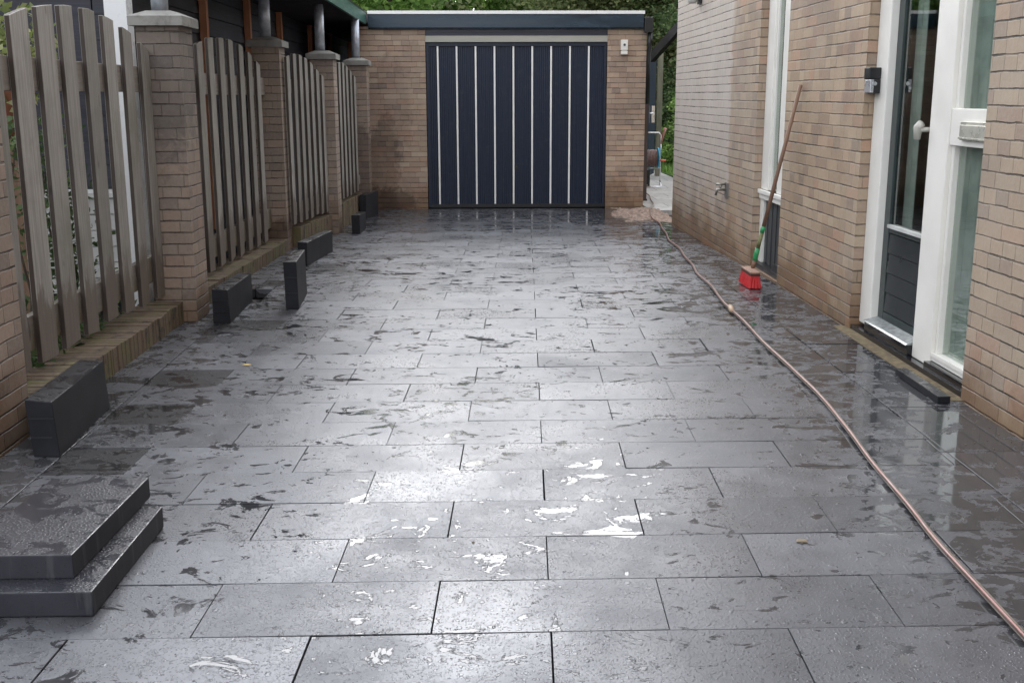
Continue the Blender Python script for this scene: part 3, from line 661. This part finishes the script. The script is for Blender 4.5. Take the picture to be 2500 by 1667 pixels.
pot = thing('potted_shrub', 'tall potted shrub with yellow-green variegated leaves behind the nearest fence', 'shrub', (-2.62, 6.3, -.07))
f = MB()
for i in range(700): leafquad(f, (random.gauss(-2.60, .10), random.gauss(6.3, .14), random.gauss(1.52, .14)), .06)
f.build('foliage', M_leafD, pot, fix=False)
f = MB(); f.tube([(-2.6, 6.3, 1.1), (-2.6, 6.3, 1.35), (-2.6, 6.3, 1.45)], [.09, .12, .125], 16); f.build('pot', M_terra, pot, smooth=True)
f = MB(); f.box((-2.66, 6.24, -.07), (-2.54, 6.36, 1.1)); f.build('stand', wood('stand_wood', (.16, .09, .055), (.26, .16, .1)), pot)
iv = MB()
for i in range(900): leafquad(iv, (random.uniform(-2.35, -1.96), random.uniform(4.5, 5.6), abs(random.gauss(0, .12)) + .02), .05)
for i in range(500): leafquad(iv, (random.uniform(-2.6, -2.05), random.uniform(4.9, 6.6), abs(random.gauss(0, .09)) + .02), .05)
iv.build('ivy', M_leafC, fix=False, label='dark green ivy at the ground behind the nearest fence', kind='stuff')

# ------------------------------------------------------------------ picket fences
def interp(pts, y):
    if y <= pts[0][0]: 
        (a, b), (c, d) = pts[0], pts[1]
    elif y >= pts[-1][0]:
        (a, b), (c, d) = pts[-2], pts[-1]
    else:
        for k in range(len(pts) - 1):
            if pts[k][0] <= y <= pts[k + 1][0]: (a, b), (c, d) = pts[k], pts[k + 1]; break
    return b + (d - b) * (y - a) / (c - a)
def fence(label, Xf, pickets, arch, zb, rails, y0, y1, railz):
    t = thing('picket_fence', label, 'fence', (Xf((y0 + y1) / 2), (y0 + y1) / 2, gz(y0)), 'picket fence bays between the pillars')
    TH = .024
    for (a, b) in pickets:
        ln = random.gauss(0, .0025)
        xa, xb = Xf(a), Xf(b); zz = zb((a + b) / 2)
        za, zb2 = interp(arch, a), interp(arch, b); xm = (a + b) / 2; zm = interp(arch, xm) + .002
        f = MB(); j = random.gauss(0, .002)
        V = []
        for dx in (0, -TH):
            V += [(xa + dx, a, zz + random.gauss(0, .006)), (xb + dx, b, zz + random.gauss(0, .006)), (xb + dx + ln, b + j, zb2), ((xa + xb) / 2 + dx + ln, xm + j, zm), (xa + dx + ln, a + j, za)]
        f.add(V, [(0, 1, 2, 3, 4), (9, 8, 7, 6, 5), (0, 4, 9, 5), (1, 6, 7, 2), (2, 7, 8, 3), (3, 8, 9, 4), (0, 5, 6, 1)], [0, 0, 1, 1, 1, 1, 1])
        f.build('picket', [M_pick, M_pedge_shade], t, bevel=.0025)
    for (z0, z1) in railz:
        f = MB(); xa, xb = Xf(y0) - TH - .001, Xf(y1) - TH - .001
        f.hexa([(xa - .035, y0, z0(y0)), (xa, y0, z0(y0)), (xb, y1, z0(y1)), (xb - .035, y1, z0(y1)), (xa - .035, y0, z1(y0)), (xa, y0, z1(y0)), (xb, y1, z1(y1)), (xb - .035, y1, z1(y1))])
        f.build('rail', M_rail, t, bevel=.003)
    return t
c_ = lambda v: (lambda y: v)
fence('nearest picket fence bay, widest weathered grey pickets left of the picture', lambda y: -1.87,
      [(4.29, 4.46), (4.575, 4.755), (4.855, 5.03), (5.135, 5.285), (5.42, 5.575), (5.70, 5.85), (5.985, 6.125), (6.275, 6.42)],
      [(4.3, 1.55), (4.58, 1.631), (4.76, 1.672), (5.03, 1.704), (5.28, 1.719), (5.5, 1.721), (5.7, 1.706), (5.85, 1.691), (5.98, 1.668), (6.13, 1.641), (6.42, 1.563)],
      lambda y: .205 - max(0, y - 5.6) * .05, None, 4.285, 6.43, [(c_(1.336), c_(1.475)), (lambda y: .268, lambda y: .415)])
fence('second picket fence bay, grey pickets between the nearest and middle full pillars', lambda y: -1.85,
      [(6.80 + .322 * k, 6.80 + .322 * k + .145) for k in range(9)],
      [(6.9, 1.53), (7.4, 1.638), (7.76, 1.70), (8.13, 1.718), (8.4, 1.723), (8.72, 1.706), (9.06, 1.66), (9.4, 1.59)],
      lambda y: .14 - (y - 7.5) * .026, None, 6.735, 9.84, [(c_(1.322), c_(1.467)), (lambda y: .21 - (y - 7.5) * .02, lambda y: .352 - (y - 7.5) * .006)])
fence('third picket fence bay, pale pickets seen narrow past the middle pillar', lambda y: -1.70 + .115 * (y - 9.9),
      [(9.955 + .196 * k, 9.955 + .196 * k + .092) for k in range(0, 7)] ,
      [(10.0, 1.655), (10.15, 1.680), (10.34, 1.682), (10.54, 1.664), (10.75, 1.623), (10.93, 1.568), (11.2, 1.50)],
      lambda y: .172, None, 10.122, 11.242, [(c_(1.34), c_(1.46)), (c_(.24), c_(.35))])
fence('farthest picket fence bay, brown-footed pickets in front of the garage corner', lambda y: -1.55 + .065 * (y - 11.6),
      [(11.90 + .228 * k, 11.90 + .228 * k + .105) for k in range(6)],
      [(12.0, 1.65), (12.2, 1.666), (12.37, 1.669), (12.56, 1.649), (12.8, 1.602), (13.06, 1.542), (13.2, 1.50)],
      lambda y: .205, None, 11.522, 13.382, [(c_(1.33), c_(1.45)), (c_(.27), c_(.38))])
# plinths
def plinth(label, y0, y1, xf0, xf1, zt0, zt1, depth=.24):
    f = MB(); n = 22
    for k in range(n):
        ya = y0 + (y1 - y0) * k / n; yb = y0 + (y1 - y0) * (k + 1) / n - .004
        t0, t1 = k / n, (k + 1) / n; j = random.gauss(0, .0022); jx = random.gauss(0, .0025)
        xa, xb = xf0 + (xf1 - xf0) * t0 + jx, xf0 + (xf1 - xf0) * t1 + jx; za, zb = zt0 + (zt1 - zt0) * t0 + j, zt0 + (zt1 - zt0) * t1 + j
        zl = gz(ya) - .08
        f.hexa([(xa - depth, ya, zl), (xa, ya, zl), (xb, yb, zl), (xb - depth, yb, zl), (xa - depth, ya, za), (xa, ya, za), (xb, yb, zb), (xb - depth, yb, zb)])
    f.build('brick_plinth', M_moss, loc=(xf0, (y0 + y1) / 2, gz(y0)), bevel=.004, label=label, cat='plinth', group='low brick plinths under the fence bays')
plinth('mossy brick plinth under the nearest picket fence bay', 4.283, 6.43, -1.79, -1.775, .128, .122)
plinth('mossy brick plinth under the second picket fence bay', 6.735, 9.84, -1.765, -1.735, .118, .055)
plinth('mossy brick plinth under the third picket fence bay', 10.123, 11.24, -1.665, -1.52, .13, .13, .18)
plinth('mossy brick plinth under the farthest picket fence bay', 11.523, 13.38, -1.52, -1.44, .18, .16, .14)

# ------------------------------------------------------------------ loose concrete blocks
def block(label, base, top, group='loose dark concrete edging blocks', grooves=True, name='concrete_block'):
    """base/top: 4 corners each (near-left, near-right, far-right, far-left)"""
    f = MB(); P = [Vector(p) for p in base + top]
    f.hexa(P)
    c = sum(P, Vector()) / 8
    o = f.build(name, M_step if 'step' in group else M_block, loc=(c.x, c.y, min(p.z for p in P)), bevel=.004, label=label, cat='concrete block', group=group)
    if grooves:
        for k in (.33, .66):
            m = MB(); a = P[0].lerp(P[4], k); b = P[1].lerp(P[5], k)
            m.box((a.x + .004, a.y - .0025, a.z), (b.x - .004, a.y + .004, a.z + .0045)); m.build('groove', M_blk, o)
    return o
block('big dark concrete block leaning beside the leftmost pillar', [(-1.678, 3.935, .001), (-1.578, 3.93, .001), (-1.612, 4.60, .001), (-1.712, 4.60, .001)], [(-1.69, 3.93, .224), (-1.59, 3.93, .214), (-1.622, 4.59, .212), (-1.722, 4.59, .216)])
block('dark concrete block lying on edge beside the nearest full pillar', [(-1.59, 6.38, 0), (-1.487, 6.38, 0), (-1.508, 7.13, 0), (-1.6, 7.13, 0)], [(-1.588, 6.38, .205), (-1.496, 6.38, .20), (-1.509, 7.13, .183), (-1.594, 7.13, .184)])
block('tallest dark concrete block standing upright on the wet slabs', [(-1.234, 6.80, .002), (-1.152, 6.80, .002), (-1.186, 7.36, .002), (-1.268, 7.36, .002)], [(-1.239, 6.80, .303), (-1.157, 6.80, .303), (-1.189, 7.35, .303), (-1.262, 7.35, .303)])
block('dark concrete block just behind the upright one, nearer half of a pair end to end', [(-1.478, 8.76, -.025), (-1.402, 8.76, -.025), (-1.362, 9.27, -.035), (-1.440, 9.27, -.035)], [(-1.473, 8.76, .172), (-1.397, 8.76, .167), (-1.360, 9.27, .156), (-1.436, 9.27, .158)], grooves=False)
block('farther half of the end-to-end pair of dark concrete blocks', [(-1.440, 9.275, -.035), (-1.364, 9.275, -.035), (-1.327, 9.76, -.045), (-1.40, 9.76, -.045)], [(-1.436, 9.275, .158), (-1.361, 9.275, .156), (-1.326, 9.75, .142), (-1.398, 9.75, .144)], grooves=False)
block('small dark concrete block standing beside the third pillar', [(-1.328, 11.25, -.075), (-1.245, 11.25, -.075), (-1.242, 11.83, -.086), (-1.328, 11.83, -.086)], [(-1.33, 11.25, .12), (-1.244, 11.25, .12), (-1.242, 11.83, .095), (-1.326, 11.83, .095)], grooves=False)
block('farthest dark concrete block, standing near the garage corner', [(-1.432, 13.0, -.11), (-1.36, 13.0, -.11), (-1.27, 13.6, -.122), (-1.34, 13.6, -.122)], [(-1.432, 13.0, .172), (-1.358, 13.0, .172), (-1.268, 13.6, .172), (-1.34, 13.6, .172)], grooves=False)
block('lower slab of the step stack at the bottom left', [(-1.70, 2.632, .002), (-1.011, 2.632, .002), (-.998, 3.232, .002), (-1.70, 3.232, .002)], [(-1.70, 2.632, .070), (-1.011, 2.632, .070), (-.998, 3.232, .070), (-1.70, 3.232, .070)], group='two concrete slabs stacked as a step', grooves=False)
block('upper slab of the step stack at the bottom left', [(-1.40, 2.712, .0705), (-1.084, 2.712, .0705), (-1.058, 3.312, .0705), (-1.368, 3.312, .0705)], [(-1.395, 2.712, .138), (-1.084, 2.712, .138), (-1.058, 3.312, .138), (-1.360, 3.312, .138)], group='two concrete slabs stacked as a step', grooves=False)
f = MB(); f.hexa([(1.978, 4.52, .002), (2.034, 4.52, .002), (2.036, 5.03, .002), (1.982, 5.03, .002), (1.978, 4.52, .034), (2.034, 4.52, .034), (2.036, 5.03, .034), (1.982, 5.03, .034)])
f.build('slab_offcut', M_block, loc=(2.0, 4.8, 0), bevel=.003, label='thin dark offcut of slab lying by the front door threshold', cat='offcut')

# ------------------------------------------------------------------ broom against the wall
bro = thing('broom', 'broom with red bristles and long brown wooden handle leaning on the house wall', 'broom', (1.885, 7.5, 0))
f = MB(); bx0, bx1, by0, by1 = 1.862, 1.924, 7.415, 7.70
def ring(z, fl, amp):
    P_ = []; nS, nL = 8, 26
    per = [(bx0 + (bx1 - bx0) * k / nS, by0, 0, -1) for k in range(nS)] + [(bx1, by0 + (by1 - by0) * k / nL, 1, 0) for k in range(nL)] + [(bx1 - (bx1 - bx0) * k / nS, by1, 0, 1) for k in range(nS)] + [(bx0, by1 - (by1 - by0) * k / nL, -1, 0) for k in range(nL)]
    cx_, cy_ = (bx0 + bx1) / 2, (by0 + by1) / 2
    for k, (x, y, nx_, ny_) in enumerate(per):
        a_ = (amp if k % 2 else -amp) + random.gauss(0, amp * .5)
        P_.append((x + nx_ * a_ + (x - cx_) * fl * 2.0, y + ny_ * a_ + (y - cy_) * fl * .35, z + (abs(random.gauss(0, .004)) if z < .02 else 0)))
    return P_
r0, r1, r2 = ring(.004, .26, .0018), ring(.045, .12, .0013), ring(.088, 0, .001); nr = len(r0)
f.add(r0 + r1 + r2, [(i_, (i_ + 1) % nr, nr + (i_ + 1) % nr, nr + i_) for i_ in range(nr)] + [(nr + i_, nr + (i_ + 1) % nr, 2 * nr + (i_ + 1) % nr, 2 * nr + i_) for i_ in range(nr)] + [tuple(range(2 * nr, 3 * nr)), tuple(range(nr))[::-1]])
f.build('bristles', M_red, bro)
f = MB(); f.box((bx0 - .001, by0 - .002, .089), (bx1 + .001, by1 + .002, .106)); f.build('bristle_base', plain('dark_red_wood', (.07, .02, .015), .6), bro)
f = MB(); f.box((bx0 - .003, by0 - .004, .1065), (bx1 + .003, by1 + .004, .118)); f.build('head', plain('pinkish_wood', (.36, .22, .16), .55, var=.3, scale=30), bro, bevel=.003)
hb = Vector((1.893, 7.50, .135)); ht = Vector((2.090, 7.25, 1.375))
f = MB(); f.tube([hb.lerp(ht, .24), hb.lerp(ht, .5), ht], [.0135, .013, .0125], 12); f.tube([hb, hb.lerp(ht, .045)], .014, 12)
f.build('handle', wood('handle_wood', (.26, .15, .10), (.38, .24, .165), sc=(20, 20, 1)), bro, smooth=True)
M_gs = plain('green_plastic', (.04, .34, .12), .4, var=.3, scale=20)
for a_, b_, r_ in ((.045, .115, .0165), (.205, .24, .0155)):
    f = MB(); f.tube([hb.lerp(ht, a_), hb.lerp(ht, b_)], r_, 12); f.build('green_sleeve', M_gs, bro, smooth=True)
f = MB(); f.tube([hb.lerp(ht, .115), hb.lerp(ht, .205)], .0140, 12); f.build('worn_sleeve', plain('worn_olive', (.19, .20, .09), .6, var=.4, scale=30), bro, smooth=True)

# ------------------------------------------------------------------ garden hose
hp = [(1.305, 2.05), (1.312, 2.2), (1.325, 2.39), (1.335, 2.64), (1.35, 3.0), (1.38, 3.32), (1.41, 3.73), (1.45, 4.09), (1.492, 4.59), (1.505, 5.01), (1.515, 5.61), (1.535, 6.17), (1.55, 6.63), (1.57, 7.08), (1.61, 7.71), (1.655, 8.39), (1.745, 9.36), (1.80, 10.2), (1.94, 11.65), (1.985, 12.51), (2.06, 13.25), (2.20, 14.0), (2.31, 14.7), (2.40, 15.6), (2.50, 16.5), (2.58, 17.3), (2.70, 17.75)]
pts = []
for i in range(len(hp) - 1):
    p0, p1, p2, p3 = [Vector((*hp[min(max(i + k, 0), len(hp) - 1)], 0)) for k in (-1, 0, 1, 2)]
    for s_ in range(8):
        t_ = s_ / 8
        q = .5 * ((2 * p1) + (-p0 + p2) * t_ + (2 * p0 - 5 * p1 + 4 * p2 - p3) * t_ ** 2 + (-p0 + 3 * p1 - 3 * p2 + p3) * t_ ** 3)
        wob = .010 * math.sin(q.y * 5.3) * min(1, max(0, (q.y - 5) / 3)) + .012 * math.sin(q.y * 2.1 + 1) * min(1, max(0, (q.y - 8) / 3))
        zz = gz(q.y) + .0105 + .004
        if q.y > 12.6: zz += .02 * min(1, (q.y - 12.6) * 2)
        pts.append((q.x + wob, q.y, zz))
hose = thing('garden_hose', 'long reddish striped garden hose running over the wet slabs to the reel', 'hose', (1.5, 5, 0))
f = MB(); SEG = 16; f.tube(pts, .0092, SEG)
ho = f.build('tube', [plain('hose_brown', (.115, .070, .056), .35, dirt=(.06, .05, .045), scale=14), plain('hose_cream', (.31, .285, .24), .35, dirt=(.12, .10, .085), scale=14), plain('hose_red', (.24, .04, .032), .35)], hose, smooth=True, fix=False)
for k, pgn in enumerate(ho.data.polygons):
    s_ = k % SEG
    pgn.material_index = {0: 1, 1: 1, 4: 2, 6: 1, 8: 1, 9: 1, 12: 2, 14: 1}.get(s_, 0) if k < len(ho.data.polygons) - 2 else 0
f = MB(); f.tube([(1.543, 6.55, .016), (1.546, 6.60, .017), (1.556, 6.66, .017), (1.562, 6.72, .016)], [.013, .018, .018, .013], 12); f.build('connector', plain('beige_plastic', (.42, .30, .20), .5), hose, smooth=True)

# ------------------------------------------------------------------ hose reel
rx, ry, rz = 2.745, 17.75, -.135
reel = thing('hose_reel', 'blue hose reel cart on a chrome frame behind the garage corner', 'hose reel', (rx, ry, rz))
f = MB()
f.tube([(rx - .12, ry, rz + .02), (rx - .12, ry, rz + .80), (rx - .10, ry, rz + .86), (rx + .12, ry, rz + .86), (rx + .155, ry, rz + .82), (rx + .155, ry, rz + .02)], .011, 8)
f.tube([(rx - .12, ry, rz + .30), (rx + .155, ry, rz + .30)], .009, 8); f.tube([(rx - .12, ry - .15, rz + .012), (rx + .155, ry - .15, rz + .012)], .011, 8)
f.tube([(rx - .12, ry, rz + .1), (rx - .12, ry - .15, rz + .012)], .009, 8); f.tube([(rx + .155, ry, rz + .1), (rx + .155, ry - .15, rz + .012)], .009, 8)
f.build('frame', M_chrome, reel, smooth=True)
for sx in (-.10, .10):
    f = MB(); f.tube([(rx + sx, ry - .02, rz + .46), (rx + sx + .018, ry - .02, rz + .46)], .165, 28); f.build('disc', plain('blue_plastic', (.03, .30, .50), .35) if sx < 0 else bpy.data.materials['blue_plastic'], reel)
f = MB()
for k in range(7):
    x = rx - .07 + k * .025; ring = [(x, ry - .02 + .125 * math.cos(a * math.pi / 10), rz + .46 + .125 * math.sin(a * math.pi / 10)) for a in range(21)]
    f.tube(ring, .013, 8, caps=False)
f.build('coil', plain('coiled_hose', (.15, .09, .08), .4, var=.4, scale=30), reel, smooth=True)
f = MB(); f.tube([(rx + .12, ry - .02, rz + .42), (rx + .24, ry - .02, rz + .42)], .016, 10); f.build('crank_handle', plain('orange_plastic', (.55, .11, .05), .4), reel, smooth=True)
f = MB(); f.tube([(rx + .158, ry, rz + .68), (rx + .20, ry, rz + .86), (rx + .22, ry - .02, rz + .93)], [.014, .022, .026], 10); f.build('spray_gun', plain('faded_pink', (.42, .20, .17), .5), reel, smooth=True)
f = MB(); f.box((rx - .13, ry + .02, rz + .001), (rx + .0, ry + .30, rz + .27)); f.build('bin', M_blk, loc=(rx - .06, ry + .15, rz), bevel=.02, label='small black box on the path behind the hose reel', cat='box')

# dark post, garden gate and posts beyond
f = MB(); f.box((2.245, 15.35, -.16), (2.325, 15.45, 1.72)); f.box((2.235, 15.34, -.135), (2.335, 15.46, -.11))
f.build('wooden_post', wood('purple_brown_post', (.06, .042, .038), (.10, .075, .068)), loc=(2.28, 15.4, -.14), label='dark brown post beside the garage corner, hose passing its foot', cat='post')
gt = thing('garden_gate', 'dark blue garden gate with silver lever handle beyond the garage', 'gate', (3.0, 19.8, -.14))
f = MB(); f.hexa([(2.87, 19.2, -.08), (2.91, 19.18, -.08), (3.17, 20.1, -.08), (3.13, 20.12, -.08), (2.87, 19.2, 2.0), (2.91, 19.18, 2.0), (3.17, 20.1, 2.0), (3.13, 20.12, 2.0)]); f.build('leaf', M_navy, gt)
f = MB(); f.box((3.0, 19.44, .84), (3.055, 19.47, 1.13)); f.tube([(3.03, 19.45, 1.0), (3.02, 19.40, 1.0), (2.93, 19.38, 1.0)], .012, 8); f.build('handle', M_chrome, gt)
f = MB(); f.box((3.20, 20.1, -.14), (3.29, 20.2, 2.05)); f.build('post', wood('olive_post', (.13, .125, .085), (.20, .19, .14)), gt)
f = MB(); f.hexa([(2.135, 12.08, 1.99), (2.18, 12.05, 1.99), (2.98, 19.1, 1.86), (2.90, 19.1, 1.86), (2.135, 12.08, 2.10), (2.18, 12.05, 2.10), (2.98, 19.1, 2.03), (2.90, 19.1, 2.03)])
f.build('canopy_beam', plain('black_beam', (.010, .010, .012), .9, spec=.1), loc=(2.2, 12.1, 2), label='black sloping beam running from the house corner to the garden gate', cat='beam')

# sand heap
f = MB(); NX, NY = 44, 60; V = []
import mathutils
for j in range(NY + 1):
    for i in range(NX + 1):
        u, v = i / NX, j / NY; y = 12.45 + v * 1.9; xl = 1.60 + .1 * math.sin(v * 9) + v * .06; x = xl + u * (2.24 - xl)
        e = min(u, 1 - u * .6, v, 1 - v) * 6; e = max(0, min(1, e + mathutils.noise.noise(Vector((x * 7, y * 7, 0))) * .9))
        V.append((x, y, gz(y) - .012 + e * (.034 + .03 * mathutils.noise.noise(Vector((x * 6, y * 6, 3))) + .022 * mathutils.noise.noise(Vector((x * 24, y * 24, 3))))))
f.add(V, [(j * (NX + 1) + i, j * (NX + 1) + i + 1, (j + 1) * (NX + 1) + i + 1, (j + 1) * (NX + 1) + i) for j in range(NY) for i in range(NX)])
f.build('sand_patch', M_sand, smooth=True, fix=False, label='pinkish sand spilled over the slabs by the garage corner', kind='stuff')

# tap, lamp, doorbell, pebble, leaf
tap = thing('garden_tap', 'chrome outdoor tap on the brick wall left of the narrow window', 'tap', (2.11, 9.39, .52))
f = MB(); f.tube([(2.11, 9.39, .52), (2.03, 9.39, .52), (2.02, 9.39, .47)], [.013, .013, .011], 10); f.tube([(2.06, 9.39, .52), (2.06, 9.39, .56)], .008, 8); f.tube([(2.02, 9.39, .565), (2.10, 9.39, .565)], .009, 8); f.build('spout', plain('dull_brass', (.30, .29, .26), .35, .7), tap, smooth=True)
f = MB(); f.box((2.103, 9.29, .45), (2.1095, 9.42, .58)); f.build('back_plate', plain('zinc_plate', (.25, .24, .23), .4, .5), tap)
hl = thing('house_lamp', 'black bracket wall lamp with frosted glass high on the house wall', 'wall light', (2.11, 10.8, 2.2))
f = MB(); f.box((2.085, 10.72, 2.155), (2.109, 10.86, 2.40)); f.build('back_plate', M_blk, hl, bevel=.005)
f = MB(); f.tube([(2.03, 10.79, 2.16), (2.03, 10.79, 2.185), (2.03, 10.79, 2.38)], [.03, .047, .047], 16); f.build('shade', plain('frosted_glass', (.50, .50, .48), .3), hl, smooth=True)
db = thing('door_bell', 'black and silver bell box on the white door frame edge', 'doorbell', (2.13, 6.06, 1.38))
f = MB(); f.box((2.10, 6.00, 1.395), (2.164, 6.087, 1.455)); f.box((2.125, 6.002, 1.318), (2.164, 6.087, 1.394)); f.build('housing', M_blk, db, bevel=.004)
f = MB(); f.box((2.104, 5.99, 1.322), (2.124, 6.08, 1.392)); f.build('face_plate', plain('brushed_silver', (.62, .63, .65), .3, .6), db, bevel=.004)
f = MB(); f.tube([(2.128, 5.9895, 1.37), (2.128, 5.984, 1.37)], .011, 14); f.tube([(2.114, 5.9895, 1.345), (2.114, 5.984, 1.345)], .008, 12); f.build('button', M_chrome, db)
f = MB(); f.hexa([(-1.20, 5.33, .003), (-1.165, 5.322, .003), (-1.155, 5.345, .003), (-1.19, 5.35, .003), (-1.195, 5.333, .006), (-1.168, 5.326, .007), (-1.16, 5.343, .006), (-1.188, 5.347, .007)])
f.build('fallen_leaf', plain('yellow_leaf', (.55, .40, .14), .6), loc=(-1.18, 5.33, 0), label='small yellow leaf on the wet slabs at the left', cat='leaf')
f = MB(); f.hexa([(.94, 3.045, .003), (.972, 3.04, .003), (.976, 3.062, .003), (.945, 3.066, .003), (.945, 3.048, .006), (.968, 3.044, .007), (.97, 3.06, .005), (.95, 3.062, .006)])
f.build('leaf_scrap', plain('tan_leaf', (.20, .16, .11), .7), loc=(.955, 3.05, 0), label='tan scrap of leaf on the slabs left of the hose', cat='leaf')

# ------------------------------------------------------------------ trees and shrubs behind
def tree(label, x, y, h, rad, n, s, mat, cat='tree', name='tree', zlow=.25, trunk_r=.14, seed=1, group='trees behind the garage'):
    random.seed(seed)
    t = thing(name, label, cat, (x, y, -.15), group)
    clumps = []
    for k in range(int(38 + rad * 9)):
        a = random.uniform(0, 6.283); u = random.random(); z = zlow * h + (h * (1 - zlow)) * u
        prof_ = math.sin(math.pi * min(1, .18 + u * .80)) ** .7
        rr = rad * prof_ * math.sqrt(random.random())
        clumps.append((x + rr * math.cos(a), y + rr * math.sin(a), z, rad * random.uniform(.16, .34)))
    f = MB()
    for k in range(n):
        c = random.choice(clumps); d = Vector((random.gauss(0, 1), random.gauss(0, 1), random.gauss(0, .8))).normalized() * c[3] * random.random() ** .4
        leafquad(f, (c[0] + d.x, c[1] + d.y, c[2] + d.z), s)
    f.build('crown', mat, t, fix=False)
    f = MB(); f.tube([(x, y, -.2), (x + .05, y, h * .35), (x - .05, y + .1, h * .75)], [trunk_r, trunk_r * .75, trunk_r * .25], 8)
    for k in range(9):
        c = clumps[k * 3]; zb = min(c[2] * .75, h * .6); f.tube([(x, y, zb), ((x + c[0]) / 2, (y + c[1]) / 2, (zb + c[2]) / 2 + .1), (c[0], c[1], c[2])], [trunk_r * .35, trunk_r * .22, .015], 6)
    f.build('trunk', M_bark, t, smooth=True)
    return t
tree('broad-leaved bright green tree above the left end of the garage roof', -2.6, 22.5, 6.2, 2.6, 15000, .17, M_leafA, seed=3)
tree('tall olive tree above the middle left of the garage roof', .8, 27.5, 8.2, 3.4, 24000, .13, M_leafB, zlow=.08, seed=4)
tree('tall olive tree above the middle right of the garage roof', 4.6, 28, 8.2, 3.4, 24000, .13, M_leafB, zlow=.02, seed=5)
tree('dark fine-leaved tree seen in the gap beside the house', 5.9, 24, 6.0, 2.6, 26000, .10, M_leafC, zlow=.0, seed=6)
tree('large tree standing farther left behind the shed', -7.5, 27, 6.0, 3.4, 14000, .17, M_leafA, seed=7)
tree('tall tree behind the house end', 10, 28, 8.5, 3.4, 12000, .17, M_leafB, seed=8)
tree('yellow-green shrub at the end of the path beside the gate', 3.95, 21.8, 1.45, .50, 3500, .07, M_leafA, 'shrub', 'shrub', .0, .03, 9, 'shrubs along the garden path')
tree('dark low shrub under the trees at the path bend', 4.6, 23.6, 2.2, 1.1, 7000, .08, M_leafC, 'shrub', 'shrub', .0, .04, 10, 'shrubs along the garden path')

def hedge(label, x0, x1, y, h, n, s, mat, seed):
    random.seed(seed)
    t = thing('hedge', label, 'hedge', ((x0 + x1) / 2, y, -.15), 'tall hedges closing the garden')
    f = MB()
    for k in range(n // 9):
        leafquad(f, (random.uniform(x0, x1), y + random.gauss(.5, .2), random.uniform(-.1, h - .5)), s * 4.5)
    for k in range(n):
        x = random.uniform(x0, x1); z = random.uniform(-.1, h); w_ = .5 * mathutils.noise.noise(Vector((x * .9, z * .9, seed)))
        if z > h - .7 + 1.1 * mathutils.noise.noise(Vector((x * .8, 5, seed))): continue
        leafquad(f, (x, y - .3 + w_ - abs(random.gauss(0, .25)), z), s)
    f.build('foliage', mat, t, fix=False)
    f = MB()
    for k in range(6):
        x = x0 + (x1 - x0) * (k + .5) / 6; f.tube([(x, y + .4, -.2), (x + .1, y + .5, h * .7)], [.07, .02], 6)
    f.build('trunk', M_bark, t)
hedge('bright leafy hedge behind the left half of the garage', -9, 1.2, 26, 5.2, 26000, .15, M_leafA, 21)
hedge('olive fine-leaved hedge behind the right half of the garage', 1.2, 7.0, 27, 5.4, 30000, .12, M_leafB, 22)
hedge('dark hedge reaching behind the house end', 7.0, 15, 27, 5.0, 12000, .16, M_leafC, 23)

# grit and shreds of leaf washed to the edges of the slabs
random.seed(5)
f = MB()
for k in range(420):
    r_ = random.random()
    if r_ < .45: x = 2.09 - abs(random.gauss(0, .10)); y = random.uniform(2.8, 11.8)
    elif r_ < .75: x = -1.74 + abs(random.gauss(0, .12)); y = random.uniform(4.4, 14)
    else: x = random.uniform(-1.5, 2.0); y = random.uniform(2.5, 13.5)
    if 1.97 < x < 2.05 and 4.4 < y < 5.1: continue
    s_ = random.uniform(.002, .006); a = random.uniform(0, 3); dx, dy = math.cos(a) * s_, math.sin(a) * s_
    z = gz(y) + .002
    f.add([(x - dx, y - dy, z), (x + dy * .6, y - dx * .6, z), (x + dx, y + dy, z), (x - dy * .6, y + dx * .6, z), (x, y, z + s_ * .7)], [(0, 1, 4), (1, 2, 4), (2, 3, 4), (3, 0, 4)])
f.build('grit', plain('grit', (.13, .10, .065), .8, var=.5, scale=3), fix=False, label='grit and leaf shreds washed to the edges of the wet slabs', kind='stuff')

random.seed(11)
cl = thing('climber', 'dark leafy climber in front of the white planter behind the nearest fence', 'plant', (-2.12, 5.9, -.07))
f = MB()
for k in range(1500):
    z = random.random() ** .8 * 1.25; leafquad(f, (-2.16 + random.gauss(0, .05), 5.45 + .55 * math.sin(z * 3.1) * .5 + random.gauss(0, .22), z - .03), .045)
f.build('foliage', M_leafC, cl, fix=False)
f = MB()
for k in range(5):
    y = 5.1 + k * .2; f.tube([(-2.16, y, -.07), (-2.14, y + .08, .4), (-2.18, y + .02, .8), (-2.15, y + .12, 1.15)], [.008, .007, .005, .003], 5)
f.build('stem', M_bark, cl)
